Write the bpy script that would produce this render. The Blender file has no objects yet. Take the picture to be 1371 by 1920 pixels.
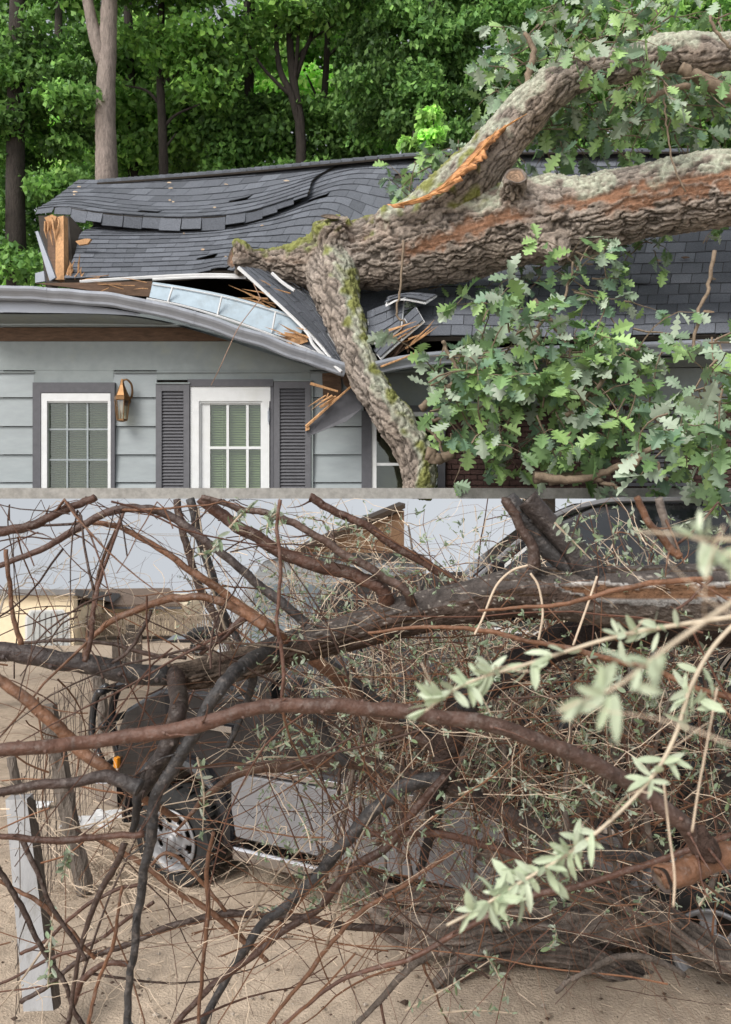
import bpy, bmesh, math, random
import numpy as np
from mathutils import Vector, Matrix, noise as mnoise
random.seed(7); rng = np.random.default_rng(11)
scene = bpy.context.scene
COL = scene.collection
CAMZ = 2.95          # eye height above the yard; the terrace above lies level with the eye
F, CX, HY = 1600.0, 685.5, 925.0
R = math.radians

# ------------------------------------------------------------------ camera, sky, sun
cam = bpy.data.cameras.new('camera'); camo = bpy.data.objects.new('camera', cam); COL.objects.link(camo)
camo.location = (0, 0, CAMZ); camo.rotation_euler = (R(90), 0, 0)
cam.sensor_fit = 'HORIZONTAL'; cam.sensor_width = 36; cam.lens = 36*F/1371
cam.shift_y = -35/1371; cam.clip_start = .05; cam.clip_end = 2000
cam.dof.use_dof = True; cam.dof.focus_distance = 5.0; cam.dof.aperture_fstop = 7.5
scene.camera = camo

SUN_EL, SUN_AZ = 42, 218      # azimuth of the sun seen from the scene, degrees from +Y clockwise: behind the camera, to the left
w = bpy.data.worlds.new('World'); scene.world = w; w.use_nodes = True
nt = w.node_tree; nt.nodes.clear()
N = nt.nodes.new; L = nt.links.new
out = N('ShaderNodeOutputWorld'); bg = N('ShaderNodeBackground'); sky = N('ShaderNodeTexSky')
sky.sky_type = 'NISHITA'; sky.sun_disc = False; sky.sun_elevation = R(SUN_EL); sky.sun_rotation = R(SUN_AZ)
sky.dust_density = 3.0; sky.air_density = 1.2
tc = N('ShaderNodeTexCoord'); sp = N('ShaderNodeSeparateXYZ'); mx = N('ShaderNodeMath'); mx.operation = 'MAXIMUM'; mx.inputs[1].default_value = .30
cb = N('ShaderNodeCombineXYZ'); hs = N('ShaderNodeHueSaturation'); hs.inputs['Saturation'].default_value = .22; hs.inputs['Value'].default_value = 1.0
L(tc.outputs['Generated'], sp.inputs[0]); L(sp.outputs[2], mx.inputs[0])
L(sp.outputs[0], cb.inputs[0]); L(sp.outputs[1], cb.inputs[1]); L(mx.outputs[0], cb.inputs[2])
L(cb.outputs[0], sky.inputs[0]); L(sky.outputs[0], hs.inputs['Color'])
mr = N('ShaderNodeMapRange'); mr.inputs[1].default_value = -.45; mr.inputs[2].default_value = -.22; mr.inputs[3].default_value = .25; mr.inputs[4].default_value = 1
mu = N('ShaderNodeMix'); mu.data_type = 'RGBA'; mu.blend_type = 'MULTIPLY'; mu.inputs[0].default_value = 1
L(sp.outputs[2], mr.inputs[0]); L(hs.outputs[0], mu.inputs[6]); L(mr.outputs[0], mu.inputs[7])
L(mu.outputs[2], bg.inputs[0]); bg.inputs[1].default_value = .13; L(bg.outputs[0], out.inputs[0])
sl = bpy.data.lights.new('sun', 'SUN'); sl.energy = 2.0; sl.angle = R(25); sl.color = (1, .965, .91)
so = bpy.data.objects.new('sun', sl); COL.objects.link(so)
a, e = R(SUN_AZ), R(SUN_EL)
so.rotation_euler = (-Vector((math.sin(a)*math.cos(e), math.cos(a)*math.cos(e), math.sin(e)))).to_track_quat('-Z', 'Y').to_euler()
so.location = (-8, -10, 20)
vs = scene.view_settings; vs.view_transform = 'Standard'; vs.look = 'None'; vs.gamma = 1; vs.exposure = 0.38
scene.cycles.max_bounces = 6; scene.cycles.diffuse_bounces = 3; scene.cycles.transparent_max_bounces = 12

# ------------------------------------------------------------------ helpers
def P(px, py, d): return np.array([(px-CX)/F*d, d, CAMZ+(HY-py)/F*d])
def PP(lst, d=None): return np.array([P(q[0], q[1], q[2] if d is None else d) for q in lst])

def cr(pts, n=6):
    """Catmull-Rom through rows of pts (k x m)."""
    p = np.asarray(pts, float); k = len(p)
    if k < 3:
        t = np.linspace(0, 1, n+1)[:, None]; return p[0]*(1-t)+p[-1]*t
    e = np.vstack([2*p[0]-p[1], p, 2*p[-1]-p[-2]]); o = []
    t = np.linspace(0, 1, n, endpoint=False)[:, None]
    for i in range(k-1):
        a, b, c, d = e[i:i+4]
        o.append(.5*((2*b)+(c-a)*t+(2*a-5*b+4*c-d)*t**2+(3*b-a-3*c+d)*t**3))
    o.append(p[-1:]); return np.vstack(o)

def nrm(v): return v/(np.linalg.norm(v, axis=-1, keepdims=True)+1e-12)

class MB:
    def __init__(s): s.v = []; s.f4 = []; s.f3 = []; s.fn = []; s.c = []; s.n = 0
    def add(s, v, f=(), col=(1, 1, 1)):
        v = np.asarray(v, float).reshape(-1, 3); s.v.append(v)
        c = np.asarray(col, float); s.c.append(np.broadcast_to(c, (len(v), 3)) if c.ndim == 1 else c)
        b = s.n; s.n += len(v)
        if isinstance(f, np.ndarray):
            (s.f4 if f.shape[1] == 4 else s.f3).append(f+b)
        else:
            for q in f: s.fn.append([i+b for i in q])
    def tube(s, pts, rad, seg=6, col=(1, 1, 1), cap=True, rough=0):
        p = np.asarray(pts, float); n = len(p); rad = np.broadcast_to(np.asarray(rad, float), (n,))
        T = nrm(np.gradient(p, axis=0)); ref = np.array([0, 0, 1.]) if abs(T[0][2]) < .9 else np.array([1., 0, 0])
        U = np.zeros_like(p); u = ref-T[0]*ref.dot(T[0]); u /= np.linalg.norm(u); U[0] = u
        for i in range(1, n):
            u = u-T[i]*u.dot(T[i]); u /= np.linalg.norm(u)+1e-12; U[i] = u
        W = np.cross(T, U); a = np.arange(seg)*2*math.pi/seg
        rr = rad[:, None]*np.ones(seg)[None]
        if rough: rr = rr*(1+rough*(rng.random((n, seg))-.5))
        v = p[:, None]+rr[..., None]*(np.cos(a)[None, :, None]*U[:, None]+np.sin(a)[None, :, None]*W[:, None])
        i = np.arange(n-1)[:, None]*seg; j = np.arange(seg)[None]; j2 = (j+1) % seg
        f = np.stack([i+j, i+j2, i+seg+j2, i+seg+j], -1).reshape(-1, 4)
        c = np.asarray(col, float)
        if c.ndim == 2: c = np.repeat(c, seg, 0)
        b = s.n; s.add(v.reshape(-1, 3), f, c)
        if cap: s.fn.append([b+k for k in range(seg)][::-1]); s.fn.append([b+(n-1)*seg+k for k in range(seg)])
    def box(s, c, size, rot=None, col=(1, 1, 1)):
        h = np.array(size)/2; v = np.array([[x, y, z] for x in (-1, 1) for y in (-1, 1) for z in (-1, 1)])*h
        if rot is not None: v = v @ np.array(rot).T
        s.add(v+np.array(c), [(0, 1, 3, 2), (4, 6, 7, 5), (0, 4, 5, 1), (2, 3, 7, 6), (0, 2, 6, 4), (1, 5, 7, 3)], col)
    def hexa(s, v8, col=(1, 1, 1)):
        """8 corners: front a b c d then back a b c d"""
        s.add(v8, [(0, 1, 2, 3), (7, 6, 5, 4), (0, 4, 5, 1), (1, 5, 6, 2), (2, 6, 7, 3), (3, 7, 4, 0)], col)
    def slab(s, poly, th, col=(1, 1, 1)):
        """polygon (k x 3) with thickness vector th"""
        p = np.asarray(poly, float); k = len(p)
        s.add(np.vstack([p, p+np.array(th)]), [tuple(range(k)), tuple(range(2*k-1, k-1, -1))]+[(i, k+i, k+(i+1) % k, (i+1) % k) for i in range(k)], col)
    def lathe(s, prof, seg=24, axis='z', loc=(0, 0, 0), col=(1, 1, 1), closed=False):
        q = np.asarray(prof, float); n = len(q); a = np.arange(seg)*2*math.pi/seg
        r, h = q[:, 0][:, None], q[:, 1][:, None]*np.ones(seg)
        A, B = r*np.cos(a), r*np.sin(a)
        v = {'z': np.stack([A, B, h], -1), 'y': np.stack([A, h, B], -1), 'x': np.stack([h, A, B], -1)}[axis]
        i = np.arange(n-1)[:, None]*seg; j = np.arange(seg)[None]; j2 = (j+1) % seg
        f = np.stack([i+j, i+j2, i+seg+j2, i+seg+j], -1).reshape(-1, 4)
        s.add(v.reshape(-1, 3)+np.array(loc), f, col)
    def build(s, name, mat, parent=None, smooth=False):
        me = bpy.data.meshes.new(name)
        V = np.vstack(s.v); C = np.vstack(s.c)
        loops = []; tot = []
        for fs, k in ((s.f4, 4), (s.f3, 3)):
            if fs:
                A = np.vstack(fs); loops.append(A.reshape(-1)); tot.append(np.full(len(A), k))
        if s.fn:
            loops.append(np.array([i for q in s.fn for i in q])); tot.append(np.array([len(q) for q in s.fn]))
        lo = np.concatenate(loops).astype(np.int32); to = np.concatenate(tot).astype(np.int32)
        st = np.concatenate([[0], np.cumsum(to)[:-1]]).astype(np.int32)
        me.vertices.add(len(V)); me.vertices.foreach_set('co', V.astype(np.float32).reshape(-1))
        me.loops.add(len(lo)); me.loops.foreach_set('vertex_index', lo)
        me.polygons.add(len(to)); me.polygons.foreach_set('loop_start', st)
        try: me.polygons.foreach_set('loop_total', to)
        except Exception: pass
        me.update(calc_edges=True); me.validate()
        at = me.attributes.new('col', 'FLOAT_COLOR', 'POINT')
        at.data.foreach_set('color', np.hstack([C, np.ones((len(C), 1))]).astype(np.float32).reshape(-1))
        me.polygons.foreach_set('use_smooth', np.full(len(me.polygons), bool(smooth)))
        me.materials.append(mat)
        o = bpy.data.objects.new(name, me); COL.objects.link(o)
        if parent:
            o.parent = parent
            if parent.type == 'EMPTY': o.matrix_parent_inverse = Matrix.Translation(-Vector(parent.location))
        return o

def tag(o, label=None, cat=None, group=None, kind=None):
    if label: o['label'] = label
    if cat: o['category'] = cat
    if group: o['group'] = group
    if kind: o['kind'] = kind
    return o

def thing(name, label, cat, loc, group=None):
    o = bpy.data.objects.new(name, None); o.empty_display_size = .2; COL.objects.link(o)
    o.location = tuple(float(x) for x in loc); return tag(o, label, cat, group)

def mat(name, color=None, rough=.7, ns=20, amt=.25, bump=.2, bs=None, attr=False, metal=0, spec=.4, stretch=(1, 1, 1), trans=0, stain=None, stain_s=2, dist=.01, coat=0):
    m = bpy.data.materials.new(name); m.use_nodes = True; t = m.node_tree; t.nodes.clear()
    n = t.nodes.new; l = t.links.new
    o = n('ShaderNodeOutputMaterial'); b = n('ShaderNodeBsdfPrincipled')
    b.inputs['Roughness'].default_value = rough; b.inputs['Metallic'].default_value = metal; b.inputs['Specular IOR Level'].default_value = spec
    b.inputs['Coat Weight'].default_value = coat
    c = n('ShaderNodeTexCoord'); mp = n('ShaderNodeMapping'); mp.inputs['Scale'].default_value = stretch; l(c.outputs['Object'], mp.inputs[0])
    tx = n('ShaderNodeTexNoise'); tx.inputs['Scale'].default_value = ns; tx.inputs['Detail'].default_value = 6; tx.inputs['Roughness'].default_value = .65; l(mp.outputs[0], tx.inputs['Vector'])
    r = n('ShaderNodeMapRange'); r.inputs[1].default_value = .3; r.inputs[2].default_value = .7; r.inputs[3].default_value = 1-amt; r.inputs[4].default_value = 1+amt; l(tx.outputs['Fac'], r.inputs[0])
    x = n('ShaderNodeMix'); x.data_type = 'RGBA'; x.blend_type = 'MULTIPLY'; x.inputs[0].default_value = 1; l(r.outputs[0], x.inputs[7])
    if attr:
        at = n('ShaderNodeAttribute'); at.attribute_name = 'col'
        if color:
            k = n('ShaderNodeMix'); k.data_type = 'RGBA'; k.blend_type = 'MULTIPLY'; k.inputs[0].default_value = 1; k.inputs[6].default_value = (*color, 1); l(at.outputs['Color'], k.inputs[7]); src = k.outputs[2]
        else: src = at.outputs['Color']
        l(src, x.inputs[6])
    else: x.inputs[6].default_value = (*color, 1)
    res = x.outputs[2]
    if stain:
        s = n('ShaderNodeTexNoise'); s.inputs['Scale'].default_value = stain_s; s.inputs['Detail'].default_value = 8; s.inputs['Roughness'].default_value = .7; l(mp.outputs[0], s.inputs['Vector'])
        q = n('ShaderNodeMapRange'); q.inputs[1].default_value = .52; q.inputs[2].default_value = .68; q.inputs[4].default_value = stain[3]; l(s.outputs['Fac'], q.inputs[0])
        y = n('ShaderNodeMix'); y.data_type = 'RGBA'; l(q.outputs[0], y.inputs[0]); l(res, y.inputs[6]); y.inputs[7].default_value = (*stain[:3], 1); res = y.outputs[2]
    l(res, b.inputs['Base Color'])
    if bump:
        bt = n('ShaderNodeTexNoise'); bt.inputs['Scale'].default_value = bs or ns*2; bt.inputs['Detail'].default_value = 5; l(mp.outputs[0], bt.inputs['Vector'])
        bp = n('ShaderNodeBump'); bp.inputs['Strength'].default_value = bump; bp.inputs['Distance'].default_value = dist; l(bt.outputs['Fac'], bp.inputs['Height']); l(bp.outputs[0], b.inputs['Normal'])
    if trans:
        tr = n('ShaderNodeBsdfTranslucent'); l(res, tr.inputs[0]); ms = n('ShaderNodeMixShader'); ms.inputs[0].default_value = trans
        l(b.outputs[0], ms.inputs[1]); l(tr.outputs[0], ms.inputs[2]); l(ms.outputs[0], o.inputs[0])
    else: l(b.outputs[0], o.inputs[0])
    return m

def glass(name, tint=(.9, .95, .9), refl=.12, rough=.03):
    m = bpy.data.materials.new(name); m.use_nodes = True; t = m.node_tree; t.nodes.clear(); n = t.nodes.new; l = t.links.new
    o = n('ShaderNodeOutputMaterial'); a = n('ShaderNodeBsdfTransparent'); a.inputs[0].default_value = (*tint, 1)
    g = n('ShaderNodeBsdfGlossy'); g.inputs['Roughness'].default_value = rough
    x = n('ShaderNodeMixShader'); x.inputs[0].default_value = refl
    l(a.outputs[0], x.inputs[1]); l(g.outputs[0], x.inputs[2]); l(x.outputs[0], o.inputs[0]); return m

M = dict(
    sand=mat('sand', (.46, .37, .285), .95, 9, .2, .55, 70, spec=.1, stain=(.33, .265, .21, .6), stain_s=.9, dist=.03),
    concrete=mat('concrete', (.30, .29, .27), .9, 12, .25, .4, 60, stain=(.2, .19, .17, .6)),
    siding=mat('siding', (.275, .305, .315), .55, 6, .08, .15, 70, stain=(.25, .29, .3, .5), stain_s=1.6, stretch=(.6, 1, 2)),
    frieze=mat('frieze', (.235, .265, .265), .6, 6, .1, .1, 60, stain=(.28, .3, .24, .5)),  # siding paint darkened toward olive: eave shade put into the colour
    trim_dark=mat('trim_dark', (.085, .085, .095), .55, 14, .15, .15, 80),
    trim_white=mat('trim_white', (.62, .63, .63), .45, 9, .06, .1, 60, stain=(.55, .55, .5, .35)),
    shutter=mat('shutter', (.105, .105, .115), .5, 14, .12, .1, 80),
    shingle=mat('shingle', (1, 1, 1), .92, 60, .35, .7, 160, attr=True, spec=.2, dist=.006),
    metal=mat('gutter_metal', (.30, .32, .36), .38, 4, .12, .05, 20, metal=.35, stain=(.2, .21, .22, .4)),
    flash=mat('flashing', (.36, .44, .50), .6, 8, .12, .1, 40, stain=(.24, .26, .26, .5), stain_s=3),
    wood_new=mat('split_wood', (.48, .27, .13), .8, 10, .35, .5, 60, stretch=(4, 4, .6)),
    wood_old=mat('old_board', (.115, .07, .045), .85, 10, .4, .5, 50, stretch=(.6, 3, 3)),
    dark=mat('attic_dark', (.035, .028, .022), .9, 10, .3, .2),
    blind=mat('blind', (.24, .265, .17), .6, 10, .08, 0),  # olive tint puts the green foliage reflection into the slat colour
    blind_dark=mat('blind_dark', (.075, .08, .055), .6, 10, .08, 0),  # green reflection in the glass mixed into these darker slats too
    brick=mat('red_brick', (.06, .032, .027), .9, 8, .35, .6, 30),
    brass=mat('brass', (.2, .11, .05), .45, 12, .25, .1, metal=.8),
    lamp_glass=glass('lamp_glass', (.75, .72, .6), .16, .05),
    pane=glass('window_glass', (.86, .92, .84), .07, .03),
    oakbark=mat('oak_bark', (1, 1, 1), .92, 30, .3, .9, 70, attr=True, spec=.15, dist=.015),
    torn=mat('torn_wood', (1, 1, 1), .8, 14, .35, .7, 40, attr=True, stretch=(1, 1, 1)),
    twig=mat('oak_twig', (.20, .15, .105), .85, 30, .3, .4),
    oakleaf=mat('oak_leaf', None, .5, 12, .12, .1, attr=True, trans=.22, spec=.5),
    leaf=mat('forest_leaf', None, .55, 3, .15, 0, attr=True, trans=.38, spec=.35),
    trunk_pale=mat('pale_bark', (.25, .205, .18), .95, 8, .4, .9, 25, stretch=(3, 3, .7), dist=.03),
    trunk=mat('forest_bark', (.13, .1, .085), .95, 8, .4, .9, 25, stretch=(3, 3, .7), dist=.03),
    trunk_dark=mat('dark_bark', (.04, .032, .027), .95, 8, .4, .9, 25, stretch=(3, 3, .7), dist=.03),
    olbark=mat('olive_bark', (1, 1, 1), .55, 14, .42, .9, 40, attr=True, spec=.35, dist=.012, stain=(.22, .185, .165, .45), stain_s=38),
    olrough=mat('rough_bark', (1, 1, 1), .85, 16, .45, 1.0, 60, attr=True, spec=.2, dist=.02),
    olleaf=mat('sage_leaf', None, .6, 30, .12, .1, attr=True, trans=.25, spec=.3),
    dry=mat('dry_twig', None, .8, 30, .2, 0, attr=True, spec=.2),
    carblack=mat('black_paint', (.012, .012, .014), .25, 6, .3, 0, coat=.5, stain=(.06, .055, .05, .5), stain_s=3),
    cargrey=mat('grey_paint', (.21, .21, .22), .45, 5, .12, 0, metal=.2, stain=(.14, .125, .11, .5), stain_s=2),
    carglass=mat('dark_glass', (.012, .014, .017), .08, 3, .3, 0, spec=.6),
    rubber=mat('rubber', (.02, .02, .02), .85, 20, .3, .3, 60, stain=(.09, .08, .07, .5), stain_s=5),
    rim=mat('rim_metal', (.27, .27, .28), .5, 10, .2, 0, metal=.5, stain=(.16, .14, .12, .5), stain_s=9),
    chrome=mat('chrome', (.6, .6, .62), .2, 6, .1, 0, metal=1),
    amber=mat('amber_lens', (.75, .28, .02), .3, 10, .1, 0),
    vanwhite=mat('van_paint', (.68, .73, .77), .4, 5, .08, 0, stain=(.4, .4, .38, .4)),
    cream=mat('cream_stucco', (.78, .66, .47), .9, 3, .08, .2, 60),
    pale=mat('pale_trim', (.62, .62, .62), .7, 6, .08, 0),
    brownroof=mat('brown_roof', (.145, .105, .08), .9, 4, .2, .3, 30),
    greyroof=mat('grey_roof', (.2, .195, .195), .9, 4, .15, .3, 30),
    tan=mat('tan_brick', (.55, .34, .21), .9, 6, .2, .3, 30),
    picket=mat('picket_wood', (.23, .185, .14), .9, 8, .35, .4, 40, stretch=(3, 3, .6)),
    post=mat('grey_post', (.16, .135, .115), .95, 12, .45, .9, 40, stretch=(4, 4, .7), dist=.02),
    wire=mat('wire', (.16, .13, .11), .6, 20, .3, 0, metal=.5),
    white_post=mat('white_post', (.30, .30, .305), .6, 7, .12, .2, 50, stain=(.16, .15, .13, .75), stain_s=4, stretch=(2, 2, .6)),
    straw=mat('straw', None, .85, 20, .2, 0, attr=True),
)

# ------------------------------------------------------------------ ground of the yard and the terrace
def ground_z(x, y):
    z = np.where(y < 7, 0, -(y-7)*.12)
    z = np.where(y > 47, z-(y-47)*.55, z)
    z = z+.75*np.exp(-(((x-2.6)/2.6)**4+((y-9.3)/1.5)**4))+.27*np.exp(-(((x-1.3)/1.3)**4+((y-4.65)/.75)**4))
    return z+.035*np.sin(x*1.7+.6)*np.sin(y*1.3)
g = MB()
xs = np.concatenate([np.linspace(-150, -8, 24), np.linspace(-7.5, 7.5, 130), np.linspace(8, 150, 24)])
ys = np.concatenate([np.linspace(-30, 1.5, 12), np.linspace(1.7, 14, 110), np.linspace(14.5, 60, 50), np.linspace(65, 260, 14)])
X, Y = np.meshgrid(xs, ys)
Z = ground_z(X, Y)
fine = (np.abs(X) < 7.6) & (Y > 1.6) & (Y < 14)
for i, j in zip(*np.nonzero(fine)):
    v = Vector((X[i, j]*2.2, Y[i, j]*2.2, 0)); Z[i, j] += .05*mnoise.noise(v)+.025*mnoise.noise(v*3.1)+.012*mnoise.noise(v*8)
ny, nx = X.shape; ii = np.arange(ny-1)[:, None]*nx; jj = np.arange(nx-1)[None]
g.add(np.stack([X, Y, Z], -1).reshape(-1, 3), np.stack([ii+jj, ii+jj+1, ii+nx+jj+1, ii+nx+jj], -1).reshape(-1, 4))
tag(g.build('ground', M['sand'], smooth=True), kind='structure')

TF = 9.45                                   # front edge of the terrace that carries the house
t = MB(); zz0 = CAMZ-.059
t.slab([(-5.2, TF, zz0), (5.2, TF, zz0), (10.5, 22, zz0), (-10.5, 22, zz0)], (0, 0, .118))
tag(t.build('terrace', M['concrete']), kind='structure')
for (px, d) in ((1010, 13.0), (1210, 13.5), (-160, 15), (1500, 20)):
    b = P(px, 925, d); zb = float(ground_z(b[0], d))-.3
    pm = MB(); pm.box((b[0], d, (zb+CAMZ-.062)/2), (.42, .42, CAMZ-.062-zb)); pm.box((b[0], d, zb+.35), (.7, .7, .3))
    tag(pm.build('pier', M['concrete']), 'plain concrete pier under the edge of the raised terrace', 'pier', 'concrete piers under the terrace')

# ------------------------------------------------------------------ the damaged house
WD = 10.7                                    # depth of the front wall
house = thing('house', 'grey blue one storey house with dark shingle roof crushed by the fallen oak', 'house', P(400, 925, WD+2))

def patch(grid, ns=8, nt=8):
    """control grid [row][col] of (px,py,d), row 0 = eave; returns sampler S(u,v), u along columns, v from eave to ridge"""
    G = np.array([[P(*q) for q in row] for row in grid])
    A = np.stack([cr(G[i], ns) for i in range(len(G))])              # smooth along columns
    B = np.stack([cr(A[:, j], nt) for j in range(A.shape[1])], 1)    # then along rows
    nv, nu = B.shape[:2]
    def S(u, v):
        u = np.clip(np.asarray(u, float), 0, 1)*(nu-1); v = np.clip(np.asarray(v, float), 0, 1)*(nv-1)
        i = np.minimum(u.astype(int), nu-2); j = np.minimum(v.astype(int), nv-2); fu = (u-i)[..., None]; fv = (v-j)[..., None]
        return (B[j, i]*(1-fu)+B[j, i+1]*fu)*(1-fv)+(B[j+1, i]*(1-fu)+B[j+1, i+1]*fu)*fv
    S.grid = B
    return S

def shingles(mb, S, rows, tabw=.29, skip=None, lift=.007, first_drop=0, gap=.006):
    """lapped shingle tabs, each its own slightly different grey"""
    B = S.grid; mid = S(np.linspace(0, 1, 200), np.full(200, .5)); arc = np.concatenate([[0], np.cumsum(np.linalg.norm(np.diff(mid, axis=0), axis=1))])
    n = max(2, int(arc[-1]/tabw)); U = np.interp(np.linspace(0, arc[-1], n+1), arc, np.linspace(0, 1, 200))
    th = .009
    for r in range(rows):
        v0, v1 = r/rows, min(1, (r+1.12)/rows); off = (r % 2)*.5+rng.uniform(-.06, .06)
        k = np.arange(n+1)
        e = np.interp(np.clip(k+off, 0, n), np.arange(n+1), U); e = np.concatenate([[0], e])
        for i in range(len(e)-1):
            a, b = e[i], e[i+1]
            if b-a < .15/n: continue
            if skip and skip((a+b)/2, v0): continue
            if rng.random() < .003: continue
            g = gap/arc[-1]/2; a2, b2 = a+g, b-g; m = (a2+b2)/2
            q = S(np.array([a2, m, b2, a2, m, b2]), np.array([v0, v0, v0, v1, v1, v1]))
            dv = nrm(q[4]-q[1]); du = nrm(q[2]-q[0]); nn = np.cross(du, dv); nn /= np.linalg.norm(nn)+1e-9
            if nn[1] > 0: nn = -nn
            j = rng.uniform(-.010, .010, 3); lf = rng.uniform(.015, .04) if rng.random() < .022 else 0; tw = rng.uniform(-1, 1)*lf*.5*np.array([-1, 0, 1])
            low = q[:3]+nn*(lift+th+rng.uniform(0, .006)+lf+tw[:, None])-dv*j[:1]; top = q[3:]+nn*(.004)
            if r == 0 and first_drop: low = low-np.array([0, 0, first_drop])*rng.uniform(.7, 1.2)
            bot = low-nn*th
            sh = rng.choice([.82, .95, 1.0, 1.06, 1.2])*rng.uniform(.94, 1.06)
            c = np.array([.118, .127, .146])*sh
            mb.add(np.vstack([low, top, bot]), [(0, 1, 4, 3), (1, 2, 5, 4), (6, 7, 1, 0), (7, 8, 2, 1), (6, 0, 3), (8, 5, 2)], c)

def deck(mb, S, thick=.05, nu=60, nv=24, drop=.012):
    u, v = np.meshgrid(np.linspace(0, 1, nu), np.linspace(0, 1, nv)); p = S(u, v)
    du = np.gradient(p, axis=1); dv = np.gradient(p, axis=0); nn = nrm(np.cross(du, dv)); nn = np.where(nn[..., 1:2] > 0, -nn, nn)
    i = np.arange(nv-1)[:, None]*nu; j = np.arange(nu-1)[None]; f = np.stack([i+j, i+j+1, i+nu+j+1, i+nu+j], -1).reshape(-1, 4)
    mb.add((p-nn*drop).reshape(-1, 3), f); mb.add((p-nn*(drop+thick)).reshape(-1, 3), f[:, ::-1])
    n0 = mb.n-2*nu*nv; per = list(range(nu))+[nu*(k+1)-1 for k in range(1, nv)]+[nu*nv-1-k for k in range(1, nu)]+[nu*(nv-1-k) for k in range(1, nv-1)]
    for a_, b_ in zip(per, per[1:]+per[:1]): mb.fn.append([n0+a_, n0+b_, n0+nu*nv+b_, n0+nu*nv+a_])

# main sheet: lower sheet on the left running into the whole slope further right
RD = 14.2
main = patch([
 [(120, 523, 10.9), (250, 520, 10.9), (350, 517, 10.9), (432, 508, 10.8), (540, 560, 10.55), (640, 690, 10.15), (705, 668, 10.2), (790, 632, 10.12), (1000, 634, 10.1), (1200, 630, 10.1), (1420, 624, 10.1)],
 [(140, 478, 11.5), (260, 478, 11.6), (370, 474, 11.6), (470, 468, 11.6), (575, 490, 11.5), (655, 580, 11.0), (720, 568, 11.1), (800, 545, 11.3), (1010, 542, 11.3), (1210, 540, 11.3), (1430, 535, 11.3)],
 [(150, 440, 12.1), (275, 440, 12.2), (395, 436, 12.2), (500, 420, 12.3), (610, 400, 12.6), (690, 450, 12.2), (760, 455, 12.3), (830, 450, 12.5), (1030, 448, 12.5), (1230, 446, 12.5), (1440, 440, 12.5)],
 [(172, 425, 12.75), (290, 430, 12.75), (410, 424, 12.8), (525, 386, 13.2), (640, 345, 13.6), (730, 350, 13.5), (800, 350, 13.6), (870, 355, 13.6), (1050, 355, 13.6), (1250, 352, 13.6), (1450, 346, 13.6)],
 [(185, 405, 13.3), (305, 410, 13.4), (430, 385, 13.7), (560, 325, RD), (670, 303, RD), (750, 297, RD), (830, 290, RD), (900, 288, RD), (1070, 286, RD), (1270, 286, RD), (1460, 284, RD)],
])
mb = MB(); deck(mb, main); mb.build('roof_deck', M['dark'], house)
mb = MB(); shingles(mb, main, 19); mb.build('roof', M['shingle'], house)
# torn upper sheet on the left, lifted clear of the lower one
upper = patch([
 [(70, 392, 12.8), (120, 388, 12.7), (186, 398, 12.4), (280, 406, 12.3), (376, 407, 12.25), (470, 396, 12.4), (580, 362, 13.05)],
 [(104, 371, 13.4), (165, 369, 13.4), (240, 376, 13.3), (325, 380, 13.25), (420, 374, 13.3), (510, 358, 13.5), (590, 334, 13.75)],
 [(148, 337, 14.18), (212, 337, 14.18), (300, 331, 14.18), (380, 326, 14.18), (470, 319, 14.18), (560, 312, 14.16), (640, 306, 14.14)],
])
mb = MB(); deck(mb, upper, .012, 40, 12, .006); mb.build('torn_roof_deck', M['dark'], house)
mb = MB(); shingles(mb, upper, 8, .30)
ed = upper(np.linspace(0, 1, 400), np.zeros(400)); al = np.concatenate([[0], np.cumsum(np.linalg.norm(np.diff(ed, axis=0), axis=1))]); x = .0
while x < al[-1]-.1:
    wdt = rng.uniform(.27, .36); f0, f1 = np.interp([x+.008, min(x+wdt, al[-1])], al, np.arange(400)).astype(int); p0, p1 = ed[f0], ed[f1]; fr_ = x/al[-1]
    hang = .20*min(1, (1.05-fr_)*3)*(.6 if fr_ < .1 else 1)*rng.uniform(.85, 1.12); out_ = np.array([0, -rng.uniform(.05, .12), -hang]); sk = rng.uniform(-.03, .03); dx = (p1-p0)*sk
    q = [p0+out_*rng.uniform(.93, 1.07)+dx, p1+out_*rng.uniform(.93, 1.07)+dx, p1+np.array([0, .02, .02]), p0+np.array([0, .02, .02])]
    mb.slab(q, (0, .012, -.004), np.array([.105, .113, .13])*rng.uniform(.75, 1.3)); x += wdt
mb.build('torn_roof', M['shingle'], house)
# ridge cap
rp = cr(PP([(188, 342, 14.12), (300, 334, 14.1), (450, 322, 14.1), (600, 308, 14.1), (830, 289, 14.1), (1100, 285, 14.1), (1440, 284, 14.1)]), 20)
mb = MB()
for i in range(0, len(rp)-1, 2):
    p0, p1 = rp[i], rp[min(i+2, len(rp)-1)]; s = np.array([0, 0, .05]); fr = np.array([0, -.16, -.085]); bk = np.array([0, .16, -.085]); ov = (p1-p0)*.08
    c = np.array([.105, .113, .13])*rng.uniform(.85, 1.25); dz = np.array([0, 0, .012])
    mb.add([p0+s+dz+fr, p0+s+dz, p0+s+dz+bk, p1+s+fr+ov, p1+s+ov, p1+s+bk+ov, p0+fr-.02*s, p1+fr+ov-.02*s], [(0, 1, 4, 3), (1, 2, 5, 4), (6, 0, 3, 7)], c)
mb.build('ridge_cap', M['shingle'], house)
mb = MB(); mb.tube(rp-np.array([0, .15, .075]), .022, 5); mb.build('ridge_gap', M['dark'], house)  # dark tube drawn as the shadow line beneath the cap
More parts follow.
